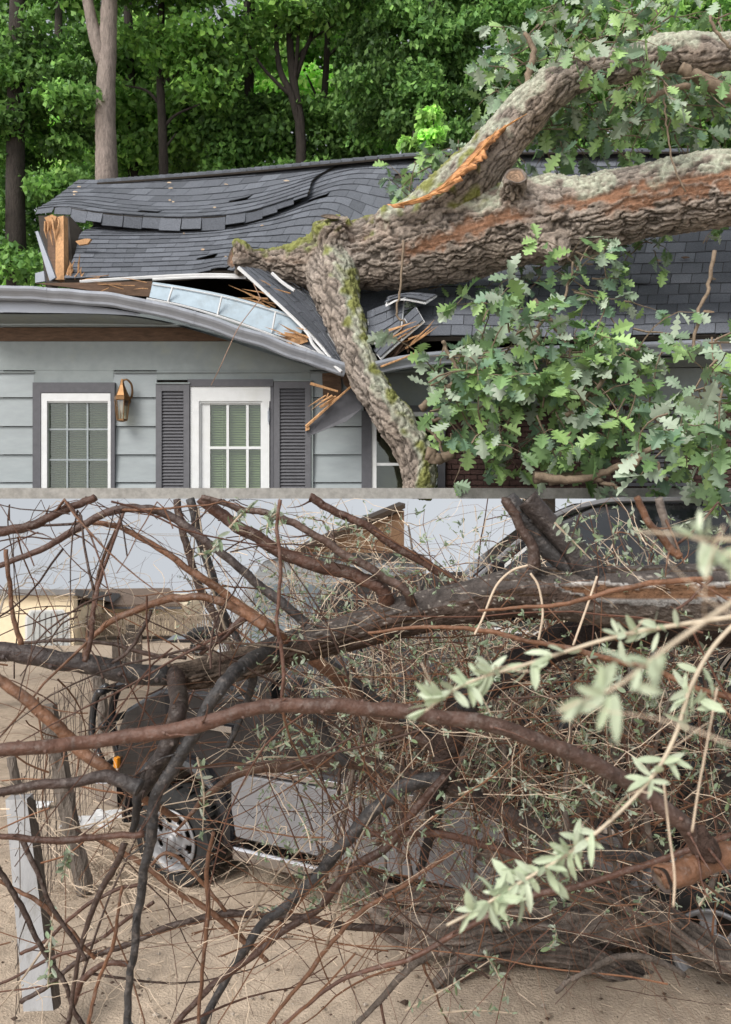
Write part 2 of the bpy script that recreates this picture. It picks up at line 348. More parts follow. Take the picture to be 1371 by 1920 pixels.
# back slope and gables close the attic
mb = MB(); q = [P(150, 340, 14.3), P(1460, 292, 14.3)]
mb.slab([q[0], q[1], q[1]+np.array([0, 4, -2.6]), q[0]+np.array([0, 4, -2.6])], (0, 0, -.06)); mb.build('back_slope', M['dark'], house)
x0, x1 = P(60, 0, WD)[0], P(1460, 0, WD)[0]
zt = CAMZ+.06
# ---- front wall: lap boards with openings left for window, door and the right window
def rel(py, d=WD): return P(0, py, d)[2]
def bx(mb, px0, py0, px1, py1, dfront, depth, col=(1, 1, 1)):
    a_, b_ = P(px0, py1, dfront), P(px1, py0, dfront)
    mb.box(((a_[0]+b_[0])/2, dfront+depth/2, (a_[2]+b_[2])/2), (b_[0]-a_[0], depth, b_[2]-a_[2]), col=col)
PYB = 916.0
lines = [698, 745, 799, 852, 904, 958]
for (a_, b_) in [(-60, 64), (213, 294), (580, 682)]:
    mb = MB()
    for k in range(len(lines)-1):
        y0, y1 = lines[k], min(lines[k+1], PYB)
        if y1 <= y0: continue
        tl, tr = P(a_, y0+1.2, WD), P(b_, y0+1.2, WD); bl, br = P(a_, y1, WD), P(b_, y1, WD)
        o1 = np.array([0, .002, 0]); o2 = np.array([0, -.028, 0])
        mb.hexa([bl+o2, br+o2, tr+o1, tl+o1, bl+np.array([0, .05, 0]), br+np.array([0, .05, 0]), tr+np.array([0, .05, 0]), tl+np.array([0, .05, 0])])
    mb.build('siding', M['siding'], house)
for a_, b_ in ((-60, 70), (205, 362), (505, 690)):
    mb = MB(); bx(mb, a_, 690, b_, 917, WD+.06, .08); mb.build('wall_core', M['dark'], house)
mb = MB(); bx(mb, -60, 640, 640, 694, WD-.012, .07); bx(mb, 64, 694, 213, 717, WD-.008, .06); bx(mb, 294, 694, 582, 712, WD-.008, .06); mb.build('frieze_board', M['frieze'], house)
mb = MB(); bx(mb, -60, 588, 600, 613, WD-.01, .07); mb.build('upper_wall_board', M['frieze'], house)
mb = MB(); bx(mb, -60, 614, 470, 639, WD-.03, .05); mb.build('crossbeam', M['wood_old'], house)
mb = MB(); bx(mb, -60, 696.5, 64, 698.5, WD-.03, .02); bx(mb, 213, 696.5, 640, 698.5, WD-.03, .02); mb.build('drip_moulding', M['frieze'], house)
# end walls, rear wall, floor of the attic (so that inside is really dark)
mb = MB()
mb.box((x0-.05-.35, (WD+18)/2, (zt+rel(560))/2), (.08, 18-WD, rel(560)-zt)); mb.box((x1, (WD+18)/2, (zt+rel(600))/2), (.08, 18-WD, rel(600)-zt)); mb.box(((x0+x1)/2, 18, (zt+5.6)/2), (x1-x0, .08, 5.6-zt))
mb.build('wall', M['siding'], house)
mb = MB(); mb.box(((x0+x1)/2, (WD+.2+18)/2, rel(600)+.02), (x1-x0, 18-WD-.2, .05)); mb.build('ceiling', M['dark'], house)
gx = P(128, 0, 11.6)[0]
mb = MB(); mb.slab(PP([(72, 404, 12.6), (128, 404, 12.4), (150, 430, 12.4), (140, 530, 11.3), (84, 530, 11.6)]), (.02, .06, 0)); mb.build('gable_sheathing', M['dark'], house)  # dark panel added behind the studs to draw the shaded opening
mb = MB(); mb.slab([(gx, 11.2, 5.2), (gx-.15, 14.2, 8.1), (gx-.15, 17.8, 5.6), (gx, 17.8, 5.2)], (.06, 0, 0)); mb.build('gable_wall', M['dark'], house)
# gutter
def sweep(mb, path, prof, ends=True):
    p = np.asarray(path); T = nrm(np.gradient(p, axis=0)); k = len(prof); prof = np.asarray(prof, float)
    up = np.array([0, 0, 1.]); Nn = nrm(np.cross(T, up)); Nn = np.where(Nn[:, 1:2] > 0, -Nn, Nn); U2 = nrm(np.cross(Nn, T)); U2 = np.where(U2[:, 2:3] < 0, -U2, U2)
    v = p[:, None]+prof[None, :, 0, None]*Nn[:, None]+prof[None, :, 1, None]*U2[:, None]
    i = np.arange(len(p)-1)[:, None]*k; j = np.arange(k-1)[None]
    mb.add(v.reshape(-1, 3), np.stack([i+j, i+j+1, i+k+j+1, i+k+j], -1).reshape(-1, 4))
ogee = [(-.07, .075), (-.07, -.07), (.01, -.075), (.03, -.06), (.035, -.035), (.05, -.01), (.075, .02), (.085, .045), (.085, .075), (.07, .08), (.07, .07), (.072, .03), (.04, -.02), (.02, -.05), (-.05, -.055), (-.055, .075)]
gl = cr(PP([(-70, 551), (20, 551), (110, 555), (200, 563), (300, 581), (400, 609), (500, 643), (580, 671), (648, 695)], 10.02), 8)
gl = gl+np.array([[0, .012*mnoise.noise(Vector((i*.31, 5, 0))), .016*mnoise.noise(Vector((i*.22, 9, 0)))] for i in range(len(gl))])
mb = MB(); sweep(mb, gl, ogee); gg = mb.build('gutter', M['metal'], house, smooth=False)
for i in (14, 37, 55):
    mb = MB(); sweep(mb, gl[i:i+2]*.35+gl[i:i+1]*.65, [(a_*1.05, b_*1.05) for a_, b_ in ogee[:10]])
    mb.build('joint_strap', M['metal'], gg)
gr = cr(PP([(704, 692), (760, 680), (850, 671), (1000, 664), (1200, 656), (1440, 646)], 9.98), 8)
mb = MB(); sweep(mb, gr, ogee); mb.build('gutter', M['metal'], house)
# fascia strip under the left gutter and the soffits
def loft(mb, A, B, n=40):
    A = cr(np.array(A), 10); B = cr(np.array(B), 10); k = min(len(A), len(B)); idx = np.arange(k-1)
    th = np.array([0, .012, .02])
    mb.add(np.vstack([A[:k], B[:k], A[:k]+th, B[:k]+th]), np.vstack([np.stack([idx, idx+1, k+idx+1, k+idx], -1), np.stack([2*k+idx, 3*k+idx, 3*k+idx+1, 2*k+idx+1], -1)]))
mb = MB(); loft(mb, PP([(-70, 564), (60, 566), (180, 578), (260, 590)], 10.12), PP([(-70, 584), (60, 586), (180, 588), (262, 592)], 10.12)); mb.build('fascia', M['metal'], house)
mb = MB(); loft(mb, PP([(-70, 588), (60, 589), (200, 590), (300, 603), (400, 630), (500, 662), (590, 690)], 10.14), PP([(-70, 607), (60, 607), (200, 607), (300, 609), (400, 612), (500, 615), (590, 618)], 10.66)); mb.build('soffit', M['frieze'], house)
mb = MB(); loft(mb, PP([(700, 706), (800, 690), (1000, 680), (1200, 672), (1440, 662)], 10.1), PP([(700, 700), (800, 697), (1000, 693), (1200, 690), (1440, 686)], 10.66)); mb.build('soffit', M['frieze'], house)
# drip edge, torn boards and the bent flashing panel between lower sheet and gutter
mb = MB(); e1 = PP([(150, 528, 10.8), (260, 521, 10.8), (380, 515.5, 10.8), (466, 517, 10.75)]); mb.tube(cr(e1, 8), .022, 5); e1 = PP([(286, 524, 10.78), (380, 520, 10.78), (462, 521, 10.75)]); mb.tube(cr(e1, 8), .016, 5); mb.build('drip_edge', M['pale'], house)
mb = MB(); mb.slab(PP([(66, 531), (285, 527), (283, 556), (222, 552), (140, 540)], 10.3), (0, .03, 0)); mb.build('fascia_board', M['wood_old'], house)
top = [(286, 531), (350, 541), (430, 557), (510, 580), (576, 604)]; bot = [(280, 557), (340, 570), (420, 592), (490, 618), (556, 640)]
mb = MB(); loft(mb, PP(top, 10.28), PP(bot, 10.16)); fp = mb.build('flashing_panel', M['flash'], house)
mb = MB()
for (a_, b_) in (((324, 538), (315, 566)), ((416, 556), (408, 590)), ((517, 584), (510, 622))): mb.tube(PP([a_, b_], 10.15), .012, 5)
mb.tube(cr(PP([(285, 533), (350, 543), (430, 559), (510, 582), (572, 604)], 10.25), 6), .008, 4); mb.build('panel_rib', M['pale'], fp)
mb = MB(); mb.tube(cr(PP([(275, 560), (345, 574), (425, 598), (520, 632), (610, 668)], 10.1), 6), .014, 5); mb.build('batten', M['pale'], house)
mb = MB(); mb.slab(PP([(533, 622), (572, 628), (578, 640), (555, 648), (536, 636)], 10.1), (0, .05, 0)); mb.build('splintered_block', M['wood_new'], house)
# studs and splintered timber at the torn gable
mb = MB(); mb.slab(PP([(104, 408, 11.6), (119, 404, 11.6), (120, 524, 11.1), (104, 524, 11.1)]), (.02, .12, 0)); mb.build('stud', M['wood_new'], house)
mb = MB(); mb.slab(PP([(89, 418, 11.75), (103, 412, 11.75), (104, 524, 11.25), (90, 524, 11.25)]), (.02, .12, 0)); mb.build('stud', M['wood_old'], house)
for q, d_ in (([(83, 408), (97, 402), (106, 406), (102, 418), (101, 436), (95, 424), (90, 420)], 11.5), ([(141, 452), (160, 447), (171, 448), (164, 457), (148, 459)], 11.45), ([(126, 505), (132, 492), (136, 506), (132, 524), (126, 522)], 11)):
    mb = MB(); mb.slab(PP(q, d_), (0, .05, 0)); mb.build('splintered_wood', M['wood_new'], house)
mb = MB(); mb.slab(PP([(66, 434), (71, 433), (104, 520), (93, 527)], 10.9), (.01, .03, 0)); mb.build('bent_trim', M['metal'], house)
mb = MB(); mb.slab(PP([(66, 512), (82, 508), (84, 527), (66, 530)], 10.7), (.01, .03, 0)); mb.build('bent_trim', M['metal'], house)
def splinters(name, px, py, d, dr, n, ln, r, m='wood_new', parent=house, spread=12):
    mb = MB()
    for k in range(n):
        p = P(px+rng.normal(0, spread), py+rng.normal(0, spread*.5), d+rng.normal(0, .04)); v = nrm(np.array(dr, float)+rng.normal(0, .16, 3)); l_ = ln*rng.uniform(.4, 1.2); q = np.array([p, p+v*l_*.5+rng.normal(0, .008, 3), p+v*l_]); mb.tube(q, [r*rng.uniform(.5, 1.2), r*.7, r*.08], 5, rough=.5)
    return tag(mb.build(name, M[m], parent), kind='stuff')
splinters('splinters', 92, 412, 11.45, (.2, -.2, -1), 10, .28, .022, spread=6); splinters('splinters', 135, 520, 10.95, (.3, -.3, .9), 8, .22, .016, spread=9)
splinters('splinters', 556, 632, 10.1, (-.9, -.2, .25), 12, .25, .012, spread=12); splinters('splinters', 628, 745, 10.15, (-.8, -.25, -.6), 5, .3, .012, spread=9)
splinters('splinters', 752, 640, 10.05, (.85, -.2, .5), 12, .35, .014, spread=18); splinters('splinters', 735, 660, 10.1, (.6, -.2, .8), 8, .3, .02, 'wood_old', spread=12)
splinters('splinters', 520, 560, 10.35, (-.9, -.1, .3), 14, .35, .01, spread=20); splinters('splinters', 240, 540, 10.26, (-1, -.1, 0.05), 10, .4, .007, spread=30)
# shingle flaps torn off around the limb
flaps = [
 ([[(447, 500, 10.35), (500, 548, 10.3), (575, 618, 10.15), (642, 694, 10.0)], [(486, 505, 10.6), (540, 542, 10.6), (602, 605, 10.4), (648, 680, 10.15)], [(515, 512, 10.9), (570, 540, 10.9), (618, 590, 10.6), (652, 660, 10.3)]], 7),
 ([[(560, 640, 10.15), (585, 660, 10.1), (618, 690, 10.05)], [(580, 628, 10.25), (602, 648, 10.2), (630, 672, 10.1)]], 2),
 ([[(692, 640, 10.05), (715, 640, 10.05), (752, 612, 10.05)], [(688, 585, 10.5), (712, 575, 10.5), (758, 560, 10.5)]], 4),
 ([[(712, 672, 9.95), (745, 642, 9.98), (795, 600, 10.0)], [(700, 655, 10.15), (732, 620, 10.2), (780, 575, 10.3)]], 2),
 ([[(722, 570, 10.15), (752, 558, 10.2), (800, 566, 10.3)], [(728, 556, 10.6), (770, 548, 10.7), (820, 552, 10.7)]], 2)]
for grid, rows in flaps:
    S = patch(grid, 6, 6); mb = MB(); deck(mb, S, .02, 16, 8); shingles(mb, S, rows, .3); mb.build('torn_shingles', M['shingle'], house)
mb = MB(); mb.tube(cr(PP([(447, 501, 10.3), (500, 550, 10.25), (572, 619, 10.1), (590, 650, 10.05), (640, 697, 9.95)]), 6), .02, 5); mb.tube(cr(PP([(510, 512, 10.5), (530, 530, 10.45), (552, 545, 10.4)]), 6), .02, 5); mb.build('drip_edge', M['pale'], house)
mb = MB()
for q in ([(716, 668), (730, 655), (735, 680), (722, 684)], [(732, 640), (770, 622), (778, 632), (738, 652)], [(736, 660), (741, 640), (748, 640), (745, 668)], [(760, 634), (764, 632), (768, 660), (764, 662)]): mb.slab(PP(q, 10.12), (0, .06, .01))
mb.build('broken_lath', M['wood_old'], house)
mb = MB(); mb.tube(PP([(714, 688), (780, 662)], 9.9), .012, 5); mb.build('splintered_wood', M['wood_new'], house)
# broken soffit boards hanging right of the door
mb = MB(); mb.slab(PP([(573, 806, 10.2), (578, 818, 10.2), (650, 790, 10.25), (680, 765, 10.3), (668, 716, 10.35), (660, 727, 10.3), (622, 757, 10.25)]), (0, .03, 0)); mb.build('hanging_board', M['trim_dark'], house)
mb = MB()
for q in ([(574, 800), (660, 723)], [(582, 719), (634, 734)], [(600, 764), (640, 742)]): mb.tube(PP(q, 10.17), [.02, .012], 5)
mb.slab(PP([(573, 798), (580, 794), (580, 806), (573, 808)], 10.17), (0, .02, 0)); mb.build('splintered_wood', M['wood_new'], house)
mb = MB()
for q in ([(604, 700), (640, 698), (640, 745), (606, 750)], [(640, 700), (690, 706), (680, 760), (645, 720)]): mb.slab(PP(q, 10.62), (0, .04, 0))
mb.build('broken_lath', M['wood_old'], house)
# ---- windows, door, shutters
def blinds(name, px0, py0, px1, py1, d, n, m, parent):
    mb = MB(); a_, b_ = P(px0, py1, d), P(px1, py0, d); h = (b_[2]-a_[2])/n; c, s = math.cos(R(42)), math.sin(R(42))
    for k in range(n): mb.box(((a_[0]+b_[0])/2, d, a_[2]+h*(k+.5)), (b_[0]-a_[0], h*1.12, .003), [[1, 0, 0], [0, c, -s], [0, s, c]])
    for f in (.25, .75): mb.box((a_[0]*(1-f)+b_[0]*f, d-h*.55, (a_[2]+b_[2])/2), (.006, .004, b_[2]-a_[2]))
    return mb.build(name, m, parent)
mb = MB(); bx(mb, 61, 717, 215, 736, WD-.06, .1); bx(mb, 61, 736, 76, PYB, WD-.06, .1); bx(mb, 208, 736, 215, PYB, WD-.06, .1)
w1 = mb.build('window', M['trim_dark'], house)
mb = MB(); bx(mb, 77, 737, 207, 752, WD-.05, .1); bx(mb, 77, 752, 88, PYB, WD-.05, .1); bx(mb, 202, 752, 207.5, PYB, WD-.05, .1); bx(mb, 88, 752, 202, 755, WD-.03, .08); mb.build('frame', M['trim_white'], w1)
mb = MB()
for x in (126, 164): bx(mb, x-1.6, 755, x+1.6, PYB, WD-.008, .02)
for y in (805, 862): bx(mb, 88, y-1.6, 202, y+1.6, WD-.011, .02)
mb.build('muntin', M['siding'], w1)
mb = MB(); bx(mb, 88, 755, 202, PYB, WD+.014, .006); mb.build('pane', M['pane'], w1)
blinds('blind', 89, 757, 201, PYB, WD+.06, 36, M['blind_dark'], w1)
# door
mb = MB(); bx(mb, 352, 711, 512, 724, WD-.07, .1); bx(mb, 507, 724, 513, PYB, WD-.05, .08); mb.build('door_trim', M['trim_dark'], house)
mb = MB(); bx(mb, 357, 725, 507, 752, WD-.05, .1); bx(mb, 357, 752, 373, PYB, WD-.05, .1); bx(mb, 492, 752, 505, PYB, WD-.05, .1); dr = mb.build('door', M['trim_white'], house)
mb = MB(); bx(mb, 373, 752, 492, 756, WD-.03, .06); bx(mb, 373, 756, 376, PYB, WD-.03, .06); bx(mb, 489, 756, 492, PYB, WD-.03, .06); mb.build('frame', M['trim_white'], dr)
mb = MB(); bx(mb, 376, 756, 394, PYB, WD+.0, .05); bx(mb, 394, 756, 489, 759, WD+.002, .05); mb.build('stile', M['trim_white'], dr)
mb = MB()
for x in (427, 464): bx(mb, x-2.4, 759, x+2.4, PYB, WD-.004, .03)
bx(mb, 394, 837, 489, 842, WD-.007, .03); mb.build('muntin', M['trim_white'], dr)
mb = MB(); bx(mb, 394, 759, 489, PYB, WD+.028, .006); mb.build('pane', M['pane'], dr)
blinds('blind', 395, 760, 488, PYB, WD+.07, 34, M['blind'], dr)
mb = MB(); bx(mb, 502, 770, 506, 790, WD-.064, .02); mb.tube(PP([(504, 764), (504, 796)], WD-.07), .006, 6); mb.build('hinge', M['metal'], dr)
def shutter(px0, py0, px1):
    mb = MB(); wv = 11
    bx(mb, px0, py0, px0+wv, PYB, WD-.075, .06); bx(mb, px1-wv, py0, px1, PYB, WD-.075, .06); bx(mb, px0+wv, py0, px1-wv, py0+13, WD-.073, .056)
    s = mb.build('shutter', M['shutter'], house); mb = MB(); n = 30; y = py0+14; a_ = P(px0+wv, 0, WD-.05)[0]; b_ = P(px1-wv, 0, WD-.05)[0]; h = (PYB-y)/n; c, sn = math.cos(R(52)), math.sin(R(52))
    hz = h/F*WD
    for k in range(n): mb.box(((a_+b_)/2, WD-.045, rel(y+h*(k+.5), WD-.05)), (b_-a_, hz*1.25, .008), [[1, 0, 0], [0, c, -sn], [0, sn, c]])
    mb.build('louvre', M['shutter'], s)
    mb = MB(); bx(mb, px0-1, py0-3, px1+1, py0-.5, WD-.09, .08); mb.build('shutter_cap', M['frieze'], s)
shutter(292, 720, 355); shutter(513.5, 715, 583)
mb = MB(); bx(mb, 583.5, 720, 587, PYB, WD-.06, .05); mb.build('corner_trim', M['frieze'], house)
# right part behind the foliage: side window, brick
mb = MB(); bx(mb, 678, 770, 697, PYB, WD-.06, .1); bx(mb, 690, 760, 830, 772, WD-.05, .1); bx(mb, 822, 772, 835, PYB, WD-.06, .1); w2 = mb.build('window', M['trim_dark'], house)
mb = MB(); bx(mb, 697, 772, 706, PYB, WD-.04, .1); bx(mb, 706, 772, 822, 780, WD-.04, .1); bx(mb, 706, 868, 822, 873, WD-.02, .05); mb.build('frame', M['trim_white'], w2)
mb = MB(); bx(mb, 706, 780, 822, PYB, WD+.01, .006); mb.build('pane', M['pane'], w2)
mb = MB(); bx(mb, 700, 775, 825, PYB, WD+.12, .03); mb.build('blind', M['dark'], w2)  # dark sheet standing in for the unlit room behind the pane
mb = MB(); bx(mb, 690, 690, 1460, 760, WD+.01, .1); mb.build('upper_wall_board', M['frieze'], house)
mb = MB()
rowh = 10; y = 760
k = 0
while y < PYB:
    x = 835-(k % 2)*12
    while x < 1460:
        c = np.array([1, 1, 1])*rng.uniform(.7, 1.3); bx(mb, max(x, 835)+.8, y+.8, x+23.4, min(y+9.2, PYB), WD+rng.uniform(0, .006), .05, c); x += 24
    y += rowh; k += 1
mb.build('brick_wall', M['brick'], house)
mb = MB(); bx(mb, 835, 760, 1460, PYB, WD+.03, .08); mb.build('mortar', M['dark'], house)
mb = MB()
for y in range(770, 912, 9): bx(mb, 1175, y, 1290, y+6.5, WD-.04, .05)
mb.build('shutter', M['shutter'], house)
# ---- lantern beside the window
lan = thing('wall_lantern', 'brass wall lantern with tapered clear glass beside the left window', 'lantern', P(232, 752, WD-.2))
lc = P(229, 0, WD-.16); zz = lambda y: rel(y, WD-.16)
mb = MB(); pr = [(0.005, zz(710)), (.02, zz(714)), (.03, zz(722)), (.085, zz(742)), (.1, zz(744)), (.1, zz(750)), (.09, zz(751))]
mb.lathe([(r_, z_) for r_, z_ in pr], 6, 'z', (lc[0], WD-.16, 0)); mb.build('cap', M['brass'], lan)
mb = MB(); mb.lathe([(.088, zz(751)), (.062, zz(786)), (.02, zz(788))], 6, 'z', (lc[0], WD-.16, 0)); mb.build('glass_shade', M['lamp_glass'], lan)
mb = MB()
for k in range(6):
    a_ = k*math.pi/3; mb.tube([(lc[0]+.09*math.cos(a_), WD-.16+.09*math.sin(a_), zz(751)), (lc[0]+.064*math.cos(a_), WD-.16+.064*math.sin(a_), zz(787))], .006, 5)
mb.lathe([(.0, zz(786)), (.066, zz(786)), (.066, zz(789)), (.02, zz(791)), (0, zz(791))], 6, 'z', (lc[0], WD-.16, 0)); mb.build('cage', M['brass'], lan)
mb = MB(); mb.tube(cr(np.array([(lc[0]+.02, WD-.05, zz(750)), (lc[0]+.1, WD-.09, zz(742)), (lc[0]+.11, WD-.13, zz(722)), (lc[0]+.06, WD-.16, zz(712)), (lc[0], WD-.16, zz(714))]), 6), .013, 8); mb.lathe([(0, -.02), (.055, -.02), (.06, 0), (.05, .03)], 16, 'y', (lc[0]+.02, WD-.05, zz(750))); mb.build('bracket', M['brass'], lan)
mb = MB(); mb.lathe([(0.02, zz(752)), (.02, zz(768)), (.012, zz(774)), (0, zz(776))], 10, 'z', (lc[0], WD-.16, 0)); mb.build('bulb', M['pale'], lan)
# thin broken wire hanging across the gutter
mb = MB(); mb.tube(cr(PP([(490, 558, 10.0), (450, 610, 9.9), (430, 650, 9.9), (412, 690, 9.9), (396, 722, 10.3)]), 6), .005, 4, (.3, .2, .15)); mb.tube(cr(PP([(470, 520, 10.4), (489, 560, 10.0)]), 3), .005, 4, (.3, .2, .15))
tag(mb.build('hanging_twig', M['dry']), 'thin brown twig dangling across the bent gutter above the door', 'twig')
# ------------------------------------------------------------------ the fallen oak
oak = thing('fallen_oak', 'huge fallen oak with lichen covered limbs lying across the crushed roof', 'fallen tree', P(785, 915, 9.8))
limbs = {
 'main': [(1850, 350, 9.1, 62), (1680, 345, 9.2, 66), (1520, 345, 9.4, 66), (1440, 350, 9.5, 70), (1350, 355, 9.7, 72), (1200, 380, 10.0, 70), (1080, 408, 10.2, 76), (960, 420, 10.5, 82), (850, 448, 10.7, 82), (760, 468, 10.8, 74), (680, 478, 10.9, 68), (610, 492, 10.9, 62), (555, 496, 10.8, 42), (505, 493, 10.75, 27), (465, 487, 10.7, 20), (448, 485, 10.68, 20)],
 'down': [(640, 455, 10.9, 40), (622, 500, 10.7, 50), (630, 555, 10.45, 45), (648, 605, 10.25, 37), (668, 665, 10.05, 33), (700, 735, 9.95, 33), (748, 800, 9.9, 36), (778, 850, 9.88, 36), (786, 890, 9.86, 32), (782, 935, 9.85, 30)],
 'upper': [(720, 432, 10.6, 30), (800, 400, 10.5, 48), (870, 345, 10.35, 52), (925, 285, 10.2, 46), (975, 222, 10.1, 43), (1030, 170, 10.0, 40), (1090, 135, 9.9, 38), (1170, 118, 9.8, 33), (1250, 100, 9.75, 33), (1320, 100, 9.7, 36), (1440, 98, 9.7, 34), (1600, 120, 9.7, 33), (1800, 110, 9.8, 30)],
 'knob': [(632, 475, 10.8, 50), (626, 440, 10.65, 44), (620, 412, 10.55, 36)],
 'knot': [(955, 385, 10.2, 34), (964, 352, 9.95, 24), (967, 336, 9.82, 24), (967, 330, 9.78, 23)],
 'shelf': [(1020, 440, 10.1, 40), (1050, 470, 9.9, 24), (1058, 490, 9.8, 14)],
 'burl': [(725, 420, 10.55, 30), (728, 400, 10.4, 22)],
}
um = MB(); SQ = []; 
for li, (k, pts) in enumerate(limbs.items()):
    q = cr(np.array(pts, float), 14 if len(pts) > 4 else 6)
    C3 = PP(q[:, :3]); Rr = q[:, 3]/F*q[:, 2]
    wob = np.array([mnoise.noise(Vector((i*.13, li*9.1, 0))) for i in range(len(q))]); Rr = Rr*(1+.09*wob)
    um.tube(C3, Rr, 20, rough=.05)
    if k in ('main', 'down', 'upper'):
        T = nrm(np.gradient(C3, axis=0)); s = np.concatenate([[0], np.cumsum(np.linalg.norm(np.diff(C3, axis=0), axis=1))])
        for i in range(len(q)): SQ.append((*C3[i], *T[i], s[i], Rr[i], li, q[i, 0]))
SQ = np.array(SQ)
# flared collar at the sawn stub
sc = P(447, 484, 10.66); um.lathe([(0, -.05), (.17, -.06), (.225, -.05), (.235, .02), (.19, .1), (.12, .18), (0, .18)], 18, 'x', sc)
tmp = um.build('oak_tmp', M['oakbark'])
md = tmp.modifiers.new('r', 'REMESH'); md.mode = 'VOXEL'; md.voxel_size = .017
ms_ = tmp.modifiers.new('s', 'SMOOTH'); ms_.factor = .5; ms_.iterations = 14
dg = bpy.context.evaluated_depsgraph_get(); ev = tmp.evaluated_get(dg); me = ev.to_mesh()
nv = len(me.vertices); V = np.empty(nv*3, np.float32); me.vertices.foreach_get('co', V); V = V.reshape(-1, 3).astype(float)
Nn = np.empty(nv*3, np.float32); me.vertices.foreach_get('normal', Nn); Nn = Nn.reshape(-1, 3).astype(float)
k4 = np.array([tuple(p.vertices) for p in me.polygons if len(p.vertices) == 4]); k3 = np.array([tuple(p.vertices) for p in me.polygons if len(p.vertices) == 3]).reshape(-1, 3)
ev.to_mesh_clear(); bpy.data.objects.remove(tmp)
idx = np.empty(nv, int)
for a_ in range(0, nv, 4000):
    dd = np.linalg.norm(V[a_:a_+4000, None]-SQ[None, :, :3], axis=2)/SQ[None, :, 7]; idx[a_:a_+4000] = dd.argmin(1)
Q = SQ[idx]; T = Q[:, 3:6]; rad = V-Q[:, :3]; along = (rad*T).sum(1); sarc = Q[:, 6]+along
up = np.array([0, 0, 1.])-T*T[:, 2:3]; up = nrm(up); fr = np.array([0, -1., 0])-T*(-T[:, 1:2]); fr = nrm(fr)
rn = nrm(rad-T*along[:, None]); cu = (rn*up).sum(1); cf = (rn*fr).sum(1); sd = np.cross(T, up); th = np.arctan2((rn*sd).sum(1), cu)
li = Q[:, 8].astype(int); pxs = Q[:, 9]
disp = np.zeros(nv); cols = np.zeros((nv, 3))
vpx = V[:, 0]/V[:, 1]*F+CX; vpy = HY-(V[:, 2]-CAMZ)/V[:, 1]*F
for i in range(nv):
    r_ = Q[i, 7]; v = V[i]; nx_ = Vector(v)
    n1 = mnoise.noise(nx_*2.3); n2 = mnoise.noise(nx_*7.0); n3 = mnoise.noise(nx_*22.0)
    st = 3.4 if li[i] != 0 else 2.6
    co = Vector((sarc[i]*st+n2*.35, math.cos(th[i])*r_*12.5, math.sin(th[i])*r_*12.5))+Vector((n1, n2+n3*.5, n1-n2))*.5
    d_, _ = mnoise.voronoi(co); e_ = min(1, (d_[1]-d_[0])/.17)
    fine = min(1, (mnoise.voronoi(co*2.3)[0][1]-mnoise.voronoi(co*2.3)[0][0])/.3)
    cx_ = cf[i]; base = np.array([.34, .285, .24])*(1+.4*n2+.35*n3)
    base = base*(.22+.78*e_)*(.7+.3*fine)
    base = base*np.array([1, 1-.05*n1, 1-.1*n1])
    bare = 0.; wob = .18*n2+.1*n3
    if li[i] == 0:
        x = vpx[i]; u = cu[i]+wob
        b1 = max(0, 1-abs(u-.06-.0*(x-1000))/.20)*min(1, max(0, (x-1010)/70))
        b2 = max(0, 1-abs(u+.28)/.20)*min(1, max(0, (x-1120)/60))*(n1 > -.25)
        b3 = max(0, 1-abs(u+.22-(x-860)*.0012)/.24)*min(1, max(0, (x-735)/50))*min(1, max(0, (1010-x)/60))
        bare = min(1, max(b1, b2*.9, b3)*1.8)*(cf[i] > -.2)
        if x < 745 and abs(cu[i]-.3) < .5: bare = max(bare, .35*max(0, n2+.3))
    if bare > 0:
        strk = mnoise.noise(Vector((sarc[i]*2.2, math.cos(th[i])*r_*42, math.sin(th[i])*r_*42)))
        bc = np.array([.23, .115, .065])*(1+.55*strk+.2*n3)
        base = base*(1-bare*.85)+bc*bare*.85; e_ = e_*(1-bare)+bare*(.15+.25*strk)
    # lichen and moss grow on the upper side
    lw = cu[i]*.75+cf[i]*.25+n1*.5+n2*.55
    thr = .62 if li[i] != 2 else .28
    if li[i] == 1: lw = (rn[i][0]*.8+cf[i]*.25)+n1*.35+n2*.5; thr = .14
    if li[i] == 0 and vpx[i] > 1040: thr = .5
    lich = min(1, max(0, (lw-thr)*5))*(n3*.5+.75)
    if lich > 0: base = base*(1-lich*.8)+np.array([.43, .46, .36])*(1+.3*n3)*lich*.8; disp[i] += .004*lich*(1+n3)
    mo = 0.
    if li[i] == 0 and vpx[i] < 940: mo = cu[i]*.7+.35*n1+n2*.6-(.32 if vpx[i] < 700 else .62)
    if li[i] == 1: mo = .45*rn[i][0]+.3*cf[i]+.45*n1+.65*n2-.42+(.12 if vpy[i] < 620 else 0)
    if li[i] == 2 and vpx[i] < 900: mo = .5*n2+.4*n1+.02
    mo = min(1, max(0, mo*4.5))
    if mo > 0: base = base*(1-mo*.85)+np.array([.16, .17, .035])*(1+.5*n3+.4*n2)*mo*.85; disp[i] += .008*mo*(.5+n3)
    amp = {0: .042, 1: .028, 2: .020}.get(li[i], .03)
    disp[i] += amp*(e_-1)+amp*.3*(fine-1)+.012*n2+.004*n3+.02*n1
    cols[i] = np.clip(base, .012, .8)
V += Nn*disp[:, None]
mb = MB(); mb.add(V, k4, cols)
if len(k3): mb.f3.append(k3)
mb.build('trunk', M['oakbark'], oak, smooth=True)
